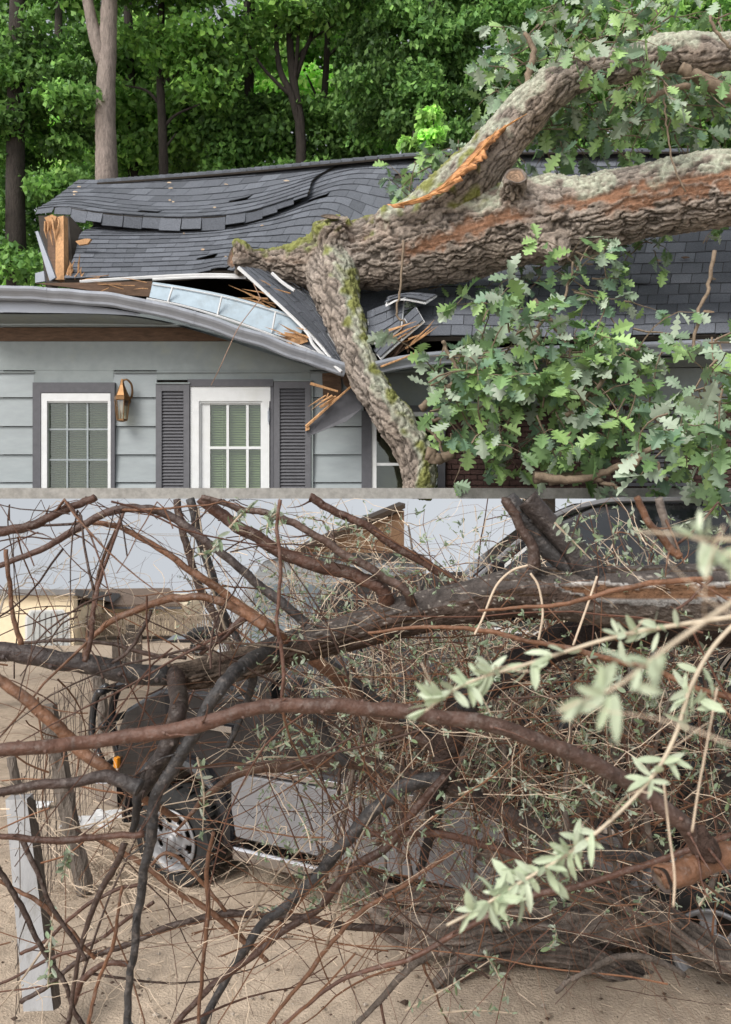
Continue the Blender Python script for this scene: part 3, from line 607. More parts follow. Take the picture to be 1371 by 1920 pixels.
# sawn faces
def cutface(name, c, n_, r_, parent, ring=9, inner=(.2, .12, .075), rim=(.10, .075, .06)):
    n_ = nrm(np.array(n_, float)); u = nrm(np.cross(n_, [0, 0, 1.])); w_ = np.cross(n_, u); mb = MB(); seg = 26; vv = []; cc = []
    for k in range(ring+1):
        f = k/ring; 
        for j in range(seg):
            a_ = j*2*math.pi/seg; rr = r_*f*(1+.07*math.sin(3*a_+1)+.05*math.sin(5*a_)); dep = .02*math.cos(k*2.2)*.25-(.03*(1-f) if f < .8 else 0)
            vv.append(np.array(c)+u*rr*math.cos(a_)+w_*rr*math.sin(a_)+n_*dep); t_ = rng.uniform(.75, 1.25)*(.8+.25*math.cos(k*2.3)); cc.append((np.array(inner) if f < .82 else np.array(rim))*t_)
    i = np.arange(ring)[:, None]*seg; j = np.arange(seg)[None]; j2 = (j+1) % seg
    mb.add(vv, np.stack([i+j, i+seg+j, i+seg+j2, i+j2], -1).reshape(-1, 4), np.array(cc)); return mb.build(name, M['torn'], parent, smooth=True)
cutface('sawn_stub', sc+np.array([-.05, -.05, .01]), (-.8, -.6, .12), .15, oak)
cutface('sawn_stub', P(967, 329, 9.66), (0, -.85, .5), .125, oak, inner=(.26, .17, .11), rim=(.16, .13, .11))
cutface('broken_end', P(620, 406, 10.48), (.1, -.5, .86), .12, oak, inner=(.2, .15, .11))
# strip of fresh orange wood where the upper limb tore
mb = MB(); A = cr(PP([(722, 385, 10.3), (770, 378, 10.16), (820, 352, 10.05), (868, 306, 9.95), (905, 264, 9.9), (945, 238, 9.86)]), 12); wb_ = 1
B = cr(PP([(745, 392, 10.1), (800, 376, 9.98), (848, 350, 9.88), (892, 312, 9.82), (922, 276, 9.78), (952, 240, 9.84)]), 12)
k = len(A); rows = 7; vv = []; cc = []
for r_ in range(rows):
    f = r_/(rows-1)
    for j in range(k):
        nn_ = mnoise.noise(Vector((j*.25, r_*1.7, 0))); fj = f*(.95+.5*mnoise.noise(Vector((j*.35, 3.3, 0)))+.18*mnoise.noise(Vector((j*1.3, 8.3, 0)))); p = A[j]*(1-fj)+B[j]*fj+np.array([0, -.05*math.sin(f*math.pi)-.02*nn_, .02*nn_]); vv.append(p)
        cc.append(np.array([.42, .20, .085])*(1+.8*nn_+.3*rng.normal())*(.5 if r_ in (0, rows-1) else 1))
i = np.arange(rows-1)[:, None]*k; j = np.arange(k-1)[None]; mb.add(vv, np.stack([i+j, i+j+1, i+k+j+1, i+k+j], -1).reshape(-1, 4), np.array(cc)); mb.build('torn_wood', M['torn'], oak)
mb = MB()
for q in range(16):
    f = rng.uniform(0, 1); p = A[int(f*(k-1))]*.5+B[int(f*(k-1))]*.5; d_ = nrm(A[min(k-1, int(f*(k-1))+3)]-A[max(0, int(f*(k-1))-3)]); mb.tube([p+np.array([0, -.05, 0]), p+d_*rng.uniform(.12, .3)+np.array([0, -.07, rng.uniform(-.02, .05)])], [.014, .003], 4, np.array([.55, .27, .1])*rng.uniform(.7, 1.3))
mb.build('splinters', M['torn'], oak)

# ---- oak leaves
half = np.array([(0, 0), (.02, .12), (.09, .16), (.11, .22), (.045, .29), (.16, .345), (.20, .42), (.075, .48), (.22, .55), (.27, .63), (.10, .69), (.18, .76), (.21, .83), (.09, .87), (.07, .96), (0, 1.0)])
def oakleaf(mb, p, d_, up_, s, col, fold=.25, curl=.15):
    d_ = nrm(d_); x = nrm(np.cross(d_, up_)); z = np.cross(x, d_); v = []; n_ = len(half)
    for y in (half[:, 1]): v.append(p+d_*s*y-z*s*curl*y*y)
    for sg in (1, -1):
        for hx, hy in half[1:-1]: v.append(p+d_*s*hy+x*sg*s*hx*1.35+z*s*(hx*fold*2-curl*hy*hy))
    f = []
    for sg, o in ((0, n_), (1, 2*n_-2)):
        sd_ = [0]+[o+i for i in range(n_-2)]+[n_-1]
        for i in range(n_-1):
            q = [i, i+1, sd_[i+1], sd_[i]]; q = list(dict.fromkeys(q))
            if len(q) > 2: f.append(q if sg else q[::-1])
    mb.add(v, f, col)
LG = [np.array(c)*np.array([2.6, 2.15, 2.7]) for c in ([.055, .115, .035], [.07, .14, .045], [.10, .19, .05], [.12, .22, .065], [.06, .12, .06])]
LP = [np.array(c) for c in ([.30, .38, .27], [.38, .45, .34], [.22, .31, .2])]
def leafcluster(ml, mt, p, n, s0, pale, dirv=None):
    ln = rng.uniform(.25, .6)*s0/.2; d0 = nrm(rng.normal(0, 1, 3)*np.array([1, .7, .8])+np.array([.2, -.25, .1])) if dirv is None else nrm(np.array(dirv)+rng.normal(0, .4, 3))
    pts = [p]; dd = d0.copy()
    if p[2] < CAMZ+.42: return
    for k in range(5): dd = nrm(dd+rng.normal(0, .18, 3)+np.array([0, 0, -.06])); pts.append(pts[-1]+dd*ln/5)
    pts = np.array(pts); mt.tube(pts, np.linspace(.009, .003, 6)*s0/.2, 4, cap=False)
    ispale = rng.random() < pale
    for k in range(n):
        f = rng.uniform(.35, 1) if k > 2 else 1; b_ = pts[min(5, int(f*5))]; d_ = nrm(dd*.45+rng.normal(0, .62, 3)+np.array([0, -.15, -.5])); u_ = nrm(np.array([0, -.6, .8])+rng.normal(0, .55, 3))
        c = (LP[rng.integers(3)] if rng.random() < (.65 if ispale else .18) else LG[rng.integers(5)])*rng.uniform(.8, 1.25)
        oakleaf(ml, b_, d_, u_, s0*rng.uniform(.6, 1.15), c, rng.uniform(-.1, .4), rng.uniform(-.15, .45))
def spray(ells, n, dr, s0, pale=.25, name='foliage', per=(4, 8)):
    ml, mt = MB(), MB(); wt = np.array([e_[2]*e_[3]*(e_[4] if len(e_) > 4 else 1) for e_ in ells], float); wt /= wt.sum()
    for _ in range(n):
        e_ = ells[rng.choice(len(ells), p=wt)]; r_ = math.sqrt(rng.random()); a_ = rng.uniform(0, 6.283)
        leafcluster(ml, mt, P(e_[0]+e_[2]*r_*math.cos(a_), e_[1]+e_[3]*r_*math.sin(a_), rng.uniform(*dr)), rng.integers(*per), s0, pale)
    fo = ml.build(name, M['oakleaf'], oak); mt.build('twig', M['twig'], fo); return fo
spray([(915, 645, 90, 55), (880, 745, 80, 90), (1000, 720, 150, 110), (1120, 705, 110, 80), (1000, 850, 170, 45), (1150, 800, 120, 70), (1185, 650, 50, 35), (880, 860, 60, 40, 1.4), (940, 575, 35, 25), (840, 610, 25, 30)], 235, (8.75, 9.6), .255)
spray([(1300, 790, 60, 70), (1330, 720, 40, 40), (1290, 860, 80, 40), (1345, 640, 18, 40)], 62, (7.4, 8.3), .25, .5)
spray([(1010, 70, 80, 50), (990, 170, 60, 60), (1060, 250, 80, 35), (1150, 230, 110, 55), (1260, 220, 90, 50), (1330, 180, 45, 80), (1130, 55, 130, 30), (1270, 45, 100, 20), (1200, 160, 60, 20), (940, 240, 30, 60, 1.5)], 205, (10.15, 11.7), .25, .45)
spray([(1100, 100, 40, 40), (1245, 130, 45, 30), (1210, 160, 50, 22)], 18, (9.2, 9.6), .22, .2)
spray([(785, 335, 38, 28), (770, 360, 25, 12), (870, 265, 25, 25), (800, 300, 30, 20)], 26, (12.0, 12.9), .25, .45)
spray([(1180, 462, 55, 18), (1010, 512, 40, 16), (790, 542, 30, 9), (960, 520, 40, 16), (1330, 460, 15, 15)], 34, (10.6, 11.2), .2, .55)
spray([(1075, 500, 15, 30), (1100, 530, 50, 25), (1150, 560, 40, 25)], 16, (9.0, 9.5), .21, .4)
# ---- oak twigs and small limbs
tw = [([(790, 765), (830, 735), (880, 708), (930, 690)], 9.5, 8, 5), ([(1060, 780), (1100, 745), (1140, 700), (1170, 660), (1200, 655)], 8.9, 5, 3), ([(800, 850), (825, 860), (852, 850)], 9.5, 14, 8), ([(1000, 890), (1060, 900), (1110, 893), (1160, 875), (1200, 850), (1250, 835)], 8.6, 9, 5),
      ([(1110, 893), (1130, 905), (1160, 915)], 8.6, 6, 3), ([(1340, 470), (1330, 530), (1310, 590), (1297, 660)], 8.4, 4, 3), ([(1000, 640), (1020, 600), (1060, 555), (1075, 490)], 9.2, 4, 2), ([(795, 800), (820, 820), (830, 850)], 9.6, 4, 2), ([(800, 790), (850, 780), (900, 770)], 9.5, 4, 3),
      ([(830, 640), (850, 680), (868, 712)], 9.3, 4, 3), ([(1275, 125), (1310, 145), (1350, 165), (1400, 200)], 9.5, 11, 14), ([(1215, 190), (1245, 170), (1290, 160)], 9.4, 5, 6), ([(985, 190), (992, 140), (1000, 95), (985, 60)], 10.0, 9, 4), ([(1245, 185), (1250, 230), (1258, 290), (1285, 360)], 9.3, 2, 1.5), ([(1000, 560), (1060, 640), (1120, 700)], 9.3, 5, 3), ([(1180, 880), (1200, 860), (1220, 860), (1250, 900)], 8.5, 6, 4),
      ([(1330, 30), (1345, 60), (1371, 90)], 9.2, 3, 3), ([(757, 450), (750, 540), (745, 590), (760, 605)], 10.0, 2.5, 2), ([(1030, 900), (1090, 890), (1000, 900)], 8.9, 10, 9)]
for q, d_, r0, r1 in tw:
    c_ = cr(PP(q, d_), 6); c_ = c_+rng.normal(0, .008, c_.shape); mb = MB(); mb.tube(c_, np.linspace(r0, r1, len(c_))/F*d_, 7, rough=.15); mb.build('branch', M['twig'], oak, smooth=True)

# ---- chips of bark and wood scattered over the roof
def on_roof(u, v): return main(np.array([u]), np.array([v]))[0]
def chip(name, S, u, v, s, m, label, group, col=(1, 1, 1)):
    p = S(np.array([u]), np.array([v]))[0]+np.array([0, -.035, .045]); mb = MB(); a_ = rng.uniform(0, 6.28); pl = []
    for k in range(6):
        b_ = k*math.pi/3+rng.uniform(-.3, .3); x_, y_ = s*math.cos(b_)*rng.uniform(.7, 1.2), s*.38*math.sin(b_)*rng.uniform(.7, 1.2); pl.append(p+np.array([x_*math.cos(a_*.15)-y_*math.sin(a_*.15), (y_*.8), y_*.65+rng.uniform(-.006, .006)]))
    mb.slab(pl, (0, .004, .012), col); return tag(mb.build(name, m, None), label, 'debris', group)
for k in range(26):
    u, v = (rng.uniform(.72, .98), rng.uniform(.08, .5)) if k < 12 else (rng.uniform(.05, .5), rng.uniform(.1, .8))
    chip('bark_chip', main, u, v, rng.uniform(.04, .12) if k < 12 else rng.uniform(.02, .04), M['wood_old' if k < 12 and k % 2 else 'straw'] if k % 3 else M['twig'], 'scrap of bark or split wood lying on the dark shingles', 'scraps scattered over the roof', np.array([.42, .3, .2])*rng.uniform(.6, 1.1))
for k in range(10):
    chip('bark_chip', upper, rng.uniform(.05, .9), rng.uniform(.1, .85), rng.uniform(.02, .045), M['straw'], 'scrap of bark or split wood lying on the dark shingles', 'scraps scattered over the roof', np.array([.5, .38, .26])*rng.uniform(.7, 1.1))
# ------------------------------------------------------------------ the woods behind the house
TZ = CAMZ+.06
def crown(mb, clumps, nleaf, s, cols, squash=.5, droop=.0):
    """clumps: rows x,y,z,r ; leaf quads through the volume of each clump, denser towards its shell"""
    cl = np.asarray(clumps, float); k = len(cl); w_ = cl[:, 3]**2; cnt = np.maximum(8, (1.5*nleaf*w_/w_.sum()).astype(int))
    ctr = np.repeat(cl[:, :3], cnt, 0); rr = np.repeat(cl[:, 3], cnt); n = len(rr)
    tint = np.repeat(rng.uniform(.5, 1.7, k), cnt)
    d_ = nrm(rng.normal(0, 1, (n, 3))); d_[:, 2] *= squash; r_ = rng.random(n)**.45
    p = ctr+d_*(rr*r_)[:, None]
    ax = nrm(rng.normal(0, 1, (n, 3))+np.array([0, 0, -.5-droop])); nn = nrm(rng.normal(0, .55, (n, 3))+np.array([0, -.35, .75])); sd = nrm(np.cross(ax, nn)); nn = np.cross(sd, ax)
    sz = s*.8*rng.uniform(.5, 1.4, n)[:, None]
    v = np.stack([p, p+ax*sz*.5+sd*sz*.32-nn*sz*.06, p+ax*sz, p+ax*sz*.5-sd*sz*.32-nn*sz*.06], 1).reshape(-1, 3)
    c = np.asarray(cols)[rng.integers(0, len(cols), n)]*(tint*rng.uniform(.75, 1.3, n))[:, None]
    mb.add(v, np.arange(4*n).reshape(-1, 4), np.repeat(c, 4, 0))
GD = 1.3*np.array([[.022, .060, .014], [.03, .078, .018], [.04, .10, .02], [.055, .125, .028]])*np.array([2.6, 2.05, 2.4])
GM = 1.2*np.array([[.04, .10, .02], [.06, .145, .028], [.085, .185, .035], [.05, .12, .03]])*np.array([2.8, 2.2, 2.5])
GL = 1.25*np.array([[.10, .21, .04], [.15, .28, .055], [.21, .34, .085], [.12, .24, .06]])*np.array([2.4, 2.1, 2.6])  # light greens; in the bright trees they stand in for sunlight on leaves
def wtree(name, label, px, d, rt, crownspec, nleaf, ls, cols, trunkpts=None, m='trunk_dark', limbs_=(), group=None, droop=0, limb_n=8):
    b = P(px, 915, d); t = thing(name, label, 'tree', (b[0], d, TZ), group)
    mb = MB(); tp = cr(PP(trunkpts) if trunkpts else np.array([(b[0], d, TZ-.02), (b[0]+rng.normal(0, .2), d, TZ+5), (b[0]+rng.normal(0, .4), d, TZ+12)]), 10)
    mb.tube(tp, np.linspace(rt*1.25, rt*.55, len(tp)), 12, rough=.1); tk = mb.build('trunk', M[m], t, smooth=True)
    for lp, r0, r1 in limbs_:
        mb = MB(); q = cr(PP(lp), 6); mb.tube(q, np.linspace(r0, r1, len(q)), 8, rough=.1); mb.build('limb', M[m], t, smooth=True)
    mb = MB(); crown(mb, crownspec, nleaf, ls, cols, droop=droop); mb.build('crown', M['leaf'], t)
    return t
def clumps(px0, px1, py0, py1, d0, d1, n, r0, r1):
    return [(*P(rng.uniform(px0, px1), rng.uniform(py0, py1), rng.uniform(d0, d1)), rng.uniform(r0, r1)) for _ in range(n)]
# big bare trunk on the left, rising out of the frame with its crown above
wtree('grey_barked_tree', 'tall tree with thick pale grey brown forked trunk behind the torn roof corner', 201, 15.6, .2, clumps(40, 330, -330, -60, 15, 17, 26, .7, 1.2), 7000, .22, GM,
      [(203, 905, 15.6), (202, 600, 15.6), (200, 340, 15.6), (198, 200, 15.6), (203, 60, 15.6), (206, -60, 15.6), (200, -200, 15.6)], 'trunk_pale', [([(195, 120, 15.6), (182, 80, 15.55), (172, 40, 15.55), (160, -20, 15.5), (130, -160, 15.4)], .14, .08)])
# slim tree left of centre
wtree('slim_tree', 'slim dark stemmed young tree with side branches left of centre above the roof', 306, 17, .09, clumps(230, 420, 40, 190, 16.4, 17.6, 16, .35, .8)+clumps(240, 400, -120, 30, 16.4, 17.6, 14, .5, .9), 5200, .19, GM,
      [(310, 905, 17), (308, 400, 17), (305, 250, 17), (300, 130, 17), (303, 0, 17), (300, -100, 17)], 'trunk_dark', [([(306, 240, 17), (330, 215, 17), (375, 195, 16.9)], .04, .015), ([(302, 160, 17), (340, 130, 17), (380, 95, 17)], .04, .015), ([(304, 200, 17), (275, 170, 17), (235, 160, 17)], .04, .015), ([(308, 280, 17), (330, 250, 17)], .03, .012)])
# tree with several stems
wtree('many_stemmed_tree', 'dark tree with several thin stems fanning out over the middle of the roof', 560, 17.5, .1, clumps(440, 660, -150, 40, 16.8, 18.2, 20, .5, .9)+clumps(420, 520, 30, 150, 17, 18.2, 7, .3, .6), 4600, .2, GM,
      [(562, 905, 17.5), (565, 400, 17.5), (563, 240, 17.5), (553, 170, 17.5), (545, 100, 17.5), (542, 0, 17.5), (545, -120, 17.5)], 'trunk_dark',
      [([(563, 240, 17.5), (545, 175, 17.4), (525, 130, 17.4), (518, 60, 17.4), (525, -40, 17.4)], .08, .04), ([(545, 180, 17.4), (500, 135, 17.3), (470, 90, 17.3), (450, 30, 17.3)], .045, .015), ([(553, 150, 17.5), (572, 95, 17.5), (585, 60, 17.5), (592, -20, 17.5)], .06, .03), ([(556, 110, 17.5), (590, 70, 17.5), (640, 40, 17.5)], .035, .015), ([(550, 170, 17.5), (558, 90, 17.4), (560, 0, 17.4)], .05, .03)])
wtree('slender_tree', 'slender dark stemmed tree just right of the many stemmed tree', 615, 18.2, .08, clumps(600, 720, -120, 60, 17.6, 18.8, 14, .4, .8), 2600, .2, GM,
      [(590, 905, 18.2), (598, 400, 18.2), (606, 220, 18.2), (612, 120, 18.2), (614, 40, 18.2), (612, -80, 18.2)], 'trunk_dark', [([(611, 110, 18.2), (640, 80, 18.2), (668, 50, 18.2)], .04, .015), ([(606, 210, 18.2), (580, 150, 18.2), (575, 140, 18.2)], .03, .012)])
# dense dark crown right of centre
wtree('dark_leafed_tree', 'dense dark green tree with drooping small leaves filling the right of centre', 800, 16.5, .2, clumps(660, 960, 20, 260, 15.8, 17.6, 95, .22, .6)+clumps(640, 990, -120, 40, 15.8, 17.6, 24, .6, 1), 26000, .145, GD, None, droop=.6)
wtree('dark_leafed_tree', 'dark green tree at the left edge reaching down past the torn gable', 50, 16, .2, clumps(-80, 170, 20, 500, 15.4, 17.2, 95, .25, .65), 19000, .16, np.vstack([GD, GM[:2]]), None)
wtree('shade_tree', 'mid green tree standing between the grey trunk and the slim tree', 260, 19, .16, clumps(170, 420, 60, 330, 18.4, 20, 46, .5, .9), 12000, .2, np.vstack([GM, GD[2:]]), None)
wtree('shade_tree', 'dark low tree right behind the roof ridge under the many stemmed tree', 480, 18.5, .15, clumps(390, 680, 190, 340, 17.8, 19.4, 36, .4, .8), 9000, .18, np.vstack([GD, GM[:2]]), None)
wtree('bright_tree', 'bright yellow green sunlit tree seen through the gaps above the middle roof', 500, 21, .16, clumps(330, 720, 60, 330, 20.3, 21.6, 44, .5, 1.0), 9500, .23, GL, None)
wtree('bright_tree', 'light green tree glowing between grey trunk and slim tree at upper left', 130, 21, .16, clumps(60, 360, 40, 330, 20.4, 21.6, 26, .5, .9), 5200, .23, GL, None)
wtree('shade_tree', 'mid green tree behind the upper oak limb at upper right', 1120, 18, .2, clumps(930, 1300, 0, 330, 17.2, 19, 60, .5, 1.0), 15000, .2, np.vstack([GD, GM]), None)
wtree('shade_tree', 'dark tree at the right edge behind both oak limbs', 1370, 18, .2, clumps(1250, 1520, -20, 330, 17.2, 19, 46, .5, 1.0), 11000, .2, np.vstack([GD, GM]), None)
# weeping sprig plants near the ridge
wtree('young_tree', 'young light green sapling poking up behind the ridge beside the torn limb', 812, 14.9, .03, clumps(795, 830, 205, 270, 14.8, 15.1, 12, .1, .22), 620, .16, GL[:2], [(812, 905, 14.9), (812, 300, 14.9), (812, 210, 14.9)], droop=.8)
wtree('young_tree', 'small fern like sapling leaning over the ridge left of the light green sapling', 775, 14.9, .03, clumps(755, 800, 262, 285, 14.8, 15.1, 9, .1, .2), 460, .15, GL[:2], [(778, 905, 14.9), (777, 300, 14.9), (775, 270, 14.9)], droop=.8)
# the far wood reads as one mass
mb = MB(); far = clumps(-250, 1650, -160, 560, 21.2, 22.0, 330, .8, 1.3)
crown(mb, far, 46000, .3, np.vstack([GD, GM, GM, GL[:1]])); tag(mb.build('far_woods', M['leaf']), 'solid mass of green leaves of the wood behind all other trees', 'woods', kind='stuff')
# ------------------------------------------------------------------ vehicles in the yard
def frame_of(front, rear):
    f = np.array(front)-np.array(rear); f[2] = 0; f = nrm(f); lft = np.array([-f[1], f[0], 0]); return f, lft
class Car:
    """local x forward from the front axle, y to the near side (0 = near flank), z up"""
    def __init__(s, root, org, f, lft): s.root, s.o, s.f, s.l = root, np.array(org, float), f, lft
    def T(s, v): v = np.asarray(v, float).reshape(-1, 3); return s.o+v[:, :1]*s.f+v[:, 1:2]*s.l+v[:, 2:]*np.array([0, 0, 1.])
    def emit(s, mb, name, m, parent=None, smooth=False, bevel=0):
        for k in range(len(mb.v)): mb.v[k] = s.T(mb.v[k])
        o = mb.build(name, m, parent or s.root, smooth=smooth)
        if bevel: b = o.modifiers.new('b', 'BEVEL'); b.width = bevel; b.segments = 3; b.limit_method = 'ANGLE'; b.angle_limit = R(25)
        return o
    def prof(s, pts, y0, y1, name, m, bevel=.03, inset=None, parent=None):
        p = np.array(pts, float); k = len(p); ins = inset or (lambda z: 0)
        A = np.array([[x, y0-ins(z), z] for x, z in p]); B = np.array([[x, y1+ins(z), z] for x, z in p]); mb = MB()
        mb.add(np.vstack([A, B]), [tuple(range(k))[::-1], tuple(range(k, 2*k))]+[(i, (i+1) % k, k+(i+1) % k, k+i) for i in range(k)]); return s.emit(mb, name, m, parent, bevel=bevel)
    def wheel(s, x, z, r, y=0.0, holes=8, style=0):
        mb = MB(); wd = .24
        mb.lathe([(r*.62, .02), (r*.66, .03), (r*.8, .045), (r*.95, .035), (r, 0), (r*1.0, -.05), (r, -wd+.05), (r*.94, -wd), (r*.6, -wd)], 40, 'y', (x, y, z))
        for k in range(40):
            a_ = k*2*math.pi/40; c_, s_ = math.cos(a_), math.sin(a_); mb.box((x+r*1.0*c_, y-.04-(k % 2)*.08, z+r*1.0*s_), (.035, .07, .03), [[c_, 0, -s_], [0, 1, 0], [s_, 0, c_]])
        w_ = s.emit(mb, 'wheel', M['rubber'], smooth=False)
        mb = MB(); ns_, nr = 96, 16; R0 = r*.64; prof = lambda f: .035 if f > .9 else (-.02+.02*math.cos((f-.2)*4) if f > .28 else .03)
        vv = [(x+R0*(i/nr)*math.cos(j*2*math.pi/ns_), y+prof(i/nr), z+R0*(i/nr)*math.sin(j*2*math.pi/ns_)) for i in range(nr+1) for j in range(ns_)]
        ff = []
        for i in range(nr):
            for j in range(ns_):
                fm = (i+.5)/nr; aa = ((j+.5)/ns_*holes) % 1-.5
                if style == 0: hole = (abs(aa)/.30)**2+((fm-.64)/.17)**2 < 1
                else: hole = abs(aa) < .30-.12*(1-fm) and .36 < fm < .84
                if not hole: a_, b_ = i*ns_+j, i*ns_+(j+1) % ns_; ff.append((a_, a_+ns_, b_+ns_, b_))
        mb.add(vv, ff); rim = s.emit(mb, 'rim', M['rim'], w_, smooth=True); so_ = rim.modifiers.new('s', 'SOLIDIFY'); so_.thickness = .02
        mb = MB(); mb.lathe([(0, .07), (r*.1, .07), (r*.16, .05), (r*.18, .0)], 20, 'y', (x, y, z)); s.emit(mb, 'hub_cap', M['rim'], rim, smooth=True)
        mb = MB(); mb.lathe([(0, -.07), (r*.63, -.07), (r*.63, .0)], 32, 'y', (x, y, z)); s.emit(mb, 'brake_drum', M['dark'], w_)
        mb = MB()
        for k in range(5): a_ = k*1.2566; mb.lathe([(0, .06), (.012, .06), (.014, .02)], 8, 'y', (x+r*.25*math.cos(a_), y, z+r*.25*math.sin(a_)))
        s.emit(mb, 'wheel_nut', M['chrome'], rim)
def on_flank(mb, pts, y=.005, th=.012):
    mb.slab([(x, y, z) for x, z in pts], (0, -th, 0))

fw = P(332, 1570, 6.55); rw = P(1345, 1775, 4.74); f_, l_ = frame_of(fw, rw); WB = np.linalg.norm((fw-rw)[:2])
A = thing('four_wheel_drive', 'black and grey off road vehicle buried under the fallen dark branches at left', 'vehicle', (fw[0], fw[1], 0))
car = Car(A, (fw[0], fw[1], 0), f_, l_); RZ = .37; W = 1.75
fz = fw[2]; rz = rw[2]
arch = lambda x, r=.47: [(x+r*math.cos(a_), .36+r*math.sin(a_)) for a_ in np.linspace(math.pi, 0, 9)]
# body shell: lower tub with wheel openings (drawn from front bumper back)
shell = [(.62, .55), (.66, .75), (.64, 1.05), (.56, 1.22), (.2, 1.42), (-.75, 1.47), (-WB-.75, 1.42), (-WB-.85, .9), (-WB-.8, .5)]+[(x, z) for x, z in arch(-WB, .46)]+[(-.62, .42)]+[(x, z) for x, z in arch(0, .46)]
car.prof(shell, -.03, -W, 'body', M['carblack'], .03)
car.prof([(.60, 1.16), (.42, 1.33), (.15, 1.43), (-.72, 1.5), (-.75, 1.36), (.5, 1.1)], -.2, -W+.2, 'hood', M['carblack'], .04)
cabp = [(-.74, 1.44), (-1.2, 2.02), (-1.5, 2.1), (-WB+.4, 2.1), (-WB+.2, 1.44)]
car.prof(cabp, -.06, -W+.03, 'cab', M['carblack'], .05, inset=lambda z: max(0, (z-1.44))*.22)
for nm, q in (('window', [(-1.02, 1.5), (-1.34, 1.95), (-1.95, 1.98), (-1.95, 1.5)]), ('window', [(-2.05, 1.5), (-2.05, 1.98), (-WB+.55, 1.98), (-WB+.38, 1.5)])):
    mb = MB(); mb.slab([(x, -.045-(z-1.44)*.22, z) for x, z in q], (0, -.012, 0)); car.emit(mb, nm, M['carglass'])
mb = MB(); mb.slab([(-.79, -.22, 1.5), (-.79, -W+.2, 1.5), (-1.17, -W+.28, 1.98), (-1.17, -.3, 1.98)], (.012, 0, .012)); car.emit(mb, 'windshield', M['carglass'])
# grey lower doors, fender edges and sill
car.prof([(-.56, .42), (-.52, .62), (-.52, .88), (-1.9, .92), (-1.9, .42)], .012, -.05, 'door', M['cargrey'], .012)
car.prof([(-1.915, .42), (-1.915, .92), (-WB+.52, .94), (-WB+.52, .62), (-WB+.56, .42)], .012, -.05, 'door', M['cargrey'], .012)
car.prof([(-.56, .91), (-.56, .955), (-WB+.5, .985), (-WB+.5, .95)], .02, -.03, 'side_moulding', M['chrome'], .005)
car.prof([(-.56, .27), (-.56, .37), (-1.5, .37), (-1.55, .27)], .06, -.1, 'running_board', M['chrome'], .02)
car.prof([(-1.75, .27), (-1.75, .36), (-WB+.6, .36), (-WB+.6, .27)], .06, -.1, 'running_board', M['chrome'], .02)
for xx in (0, -WB):
    mb = MB(); q = np.array([(xx+.5*math.cos(a_), 0, .4+.5*math.sin(a_)) for a_ in np.linspace(-.1, math.pi+.1, 16)]); mb.tube(q, .05, 8); car.emit(mb, 'wheel_arch', M['carblack' if xx == 0 else 'cargrey'])
car.wheel(0, fz, RZ, .03, 8, 0); car.wheel(-WB, rz, RZ, .03, 5, 1); car.wheel(0, .37, RZ, -W+.26, 8, 0); car.wheel(-WB, .37, RZ, -W+.26, 8, 0)
# front: bull bar, headlamp, marker, bumper, grille
mb = MB()
for y in (-.25, -W+.25): mb.tube(cr(np.array([(.7, y, .55), (.86, y, .8), (.92, y, 1.1), (.84, y, 1.32), (.72, y, 1.36)]), 5), .035, 8)
for z in (.7, 1.32, 1.05): mb.tube(cr(np.array([(.80 if z != 1.32 else .84, -.02, z), (.9, -.3, z), (.93, -W/2, z), (.9, -W+.3, z), (.8, -W+.02, z)]), 5), .032, 8)
mb.tube(cr(np.array([(.84, -.12, 1.36), (.95, -.1, 1.25), (.95, -.06, .95), (.8, -.03, .75)]), 5), .03, 8)
car.emit(mb, 'bull_bar', M['carblack'], smooth=True)
car.prof([(.6, .42), (.84, .44), (.86, .62), (.62, .66)], .02, -W-.02, 'bumper', M['chrome'], .03)
mb = MB(); mb.slab([(.615, .006, .74), (.655, .006, .74), (.655, .006, .83), (.61, .006, .83)], (0, -.06, 0)); car.emit(mb, 'marker_lamp', M['amber'], bevel=.01)
mb = MB(); mb.slab([(.67, -.25, .75), (.67, -.5, .75), (.66, -.5, 1.0), (.66, -.25, 1.0)], (.02, 0, 0)); car.emit(mb, 'headlamp', M['pane'])
mb = MB()
for k in range(7): mb.box((.665, -W/2, .76+k*.045), (.02, .7, .02))
car.emit(mb, 'grille', M['chrome'])
mb = MB(); mb.box((-.95, .11, 1.56), (.1, .16, .17)); mb.tube([(-.95, .0, 1.5), (-.95, .1, 1.54)], .02, 6); car.emit(mb, 'wing_mirror', M['carblack'], bevel=.03)
mb = MB(); mb.box((-.35, .0, 1.2), (.34, .012, .045)); car.emit(mb, 'fender_badge', M['chrome'])
for k in range(8): 
    if k == 0: mb = MB()
    mb.box((-2.5, -.9, 2.13+.0*k), (2.3, .9, .02)) if k == 0 else mb.tube([(-1.5-.3*k, -.35, 2.17), (-1.5-.3*k, -1.4, 2.17)], .018, 6)
car.emit(mb, 'roof_rack', M['carblack'])

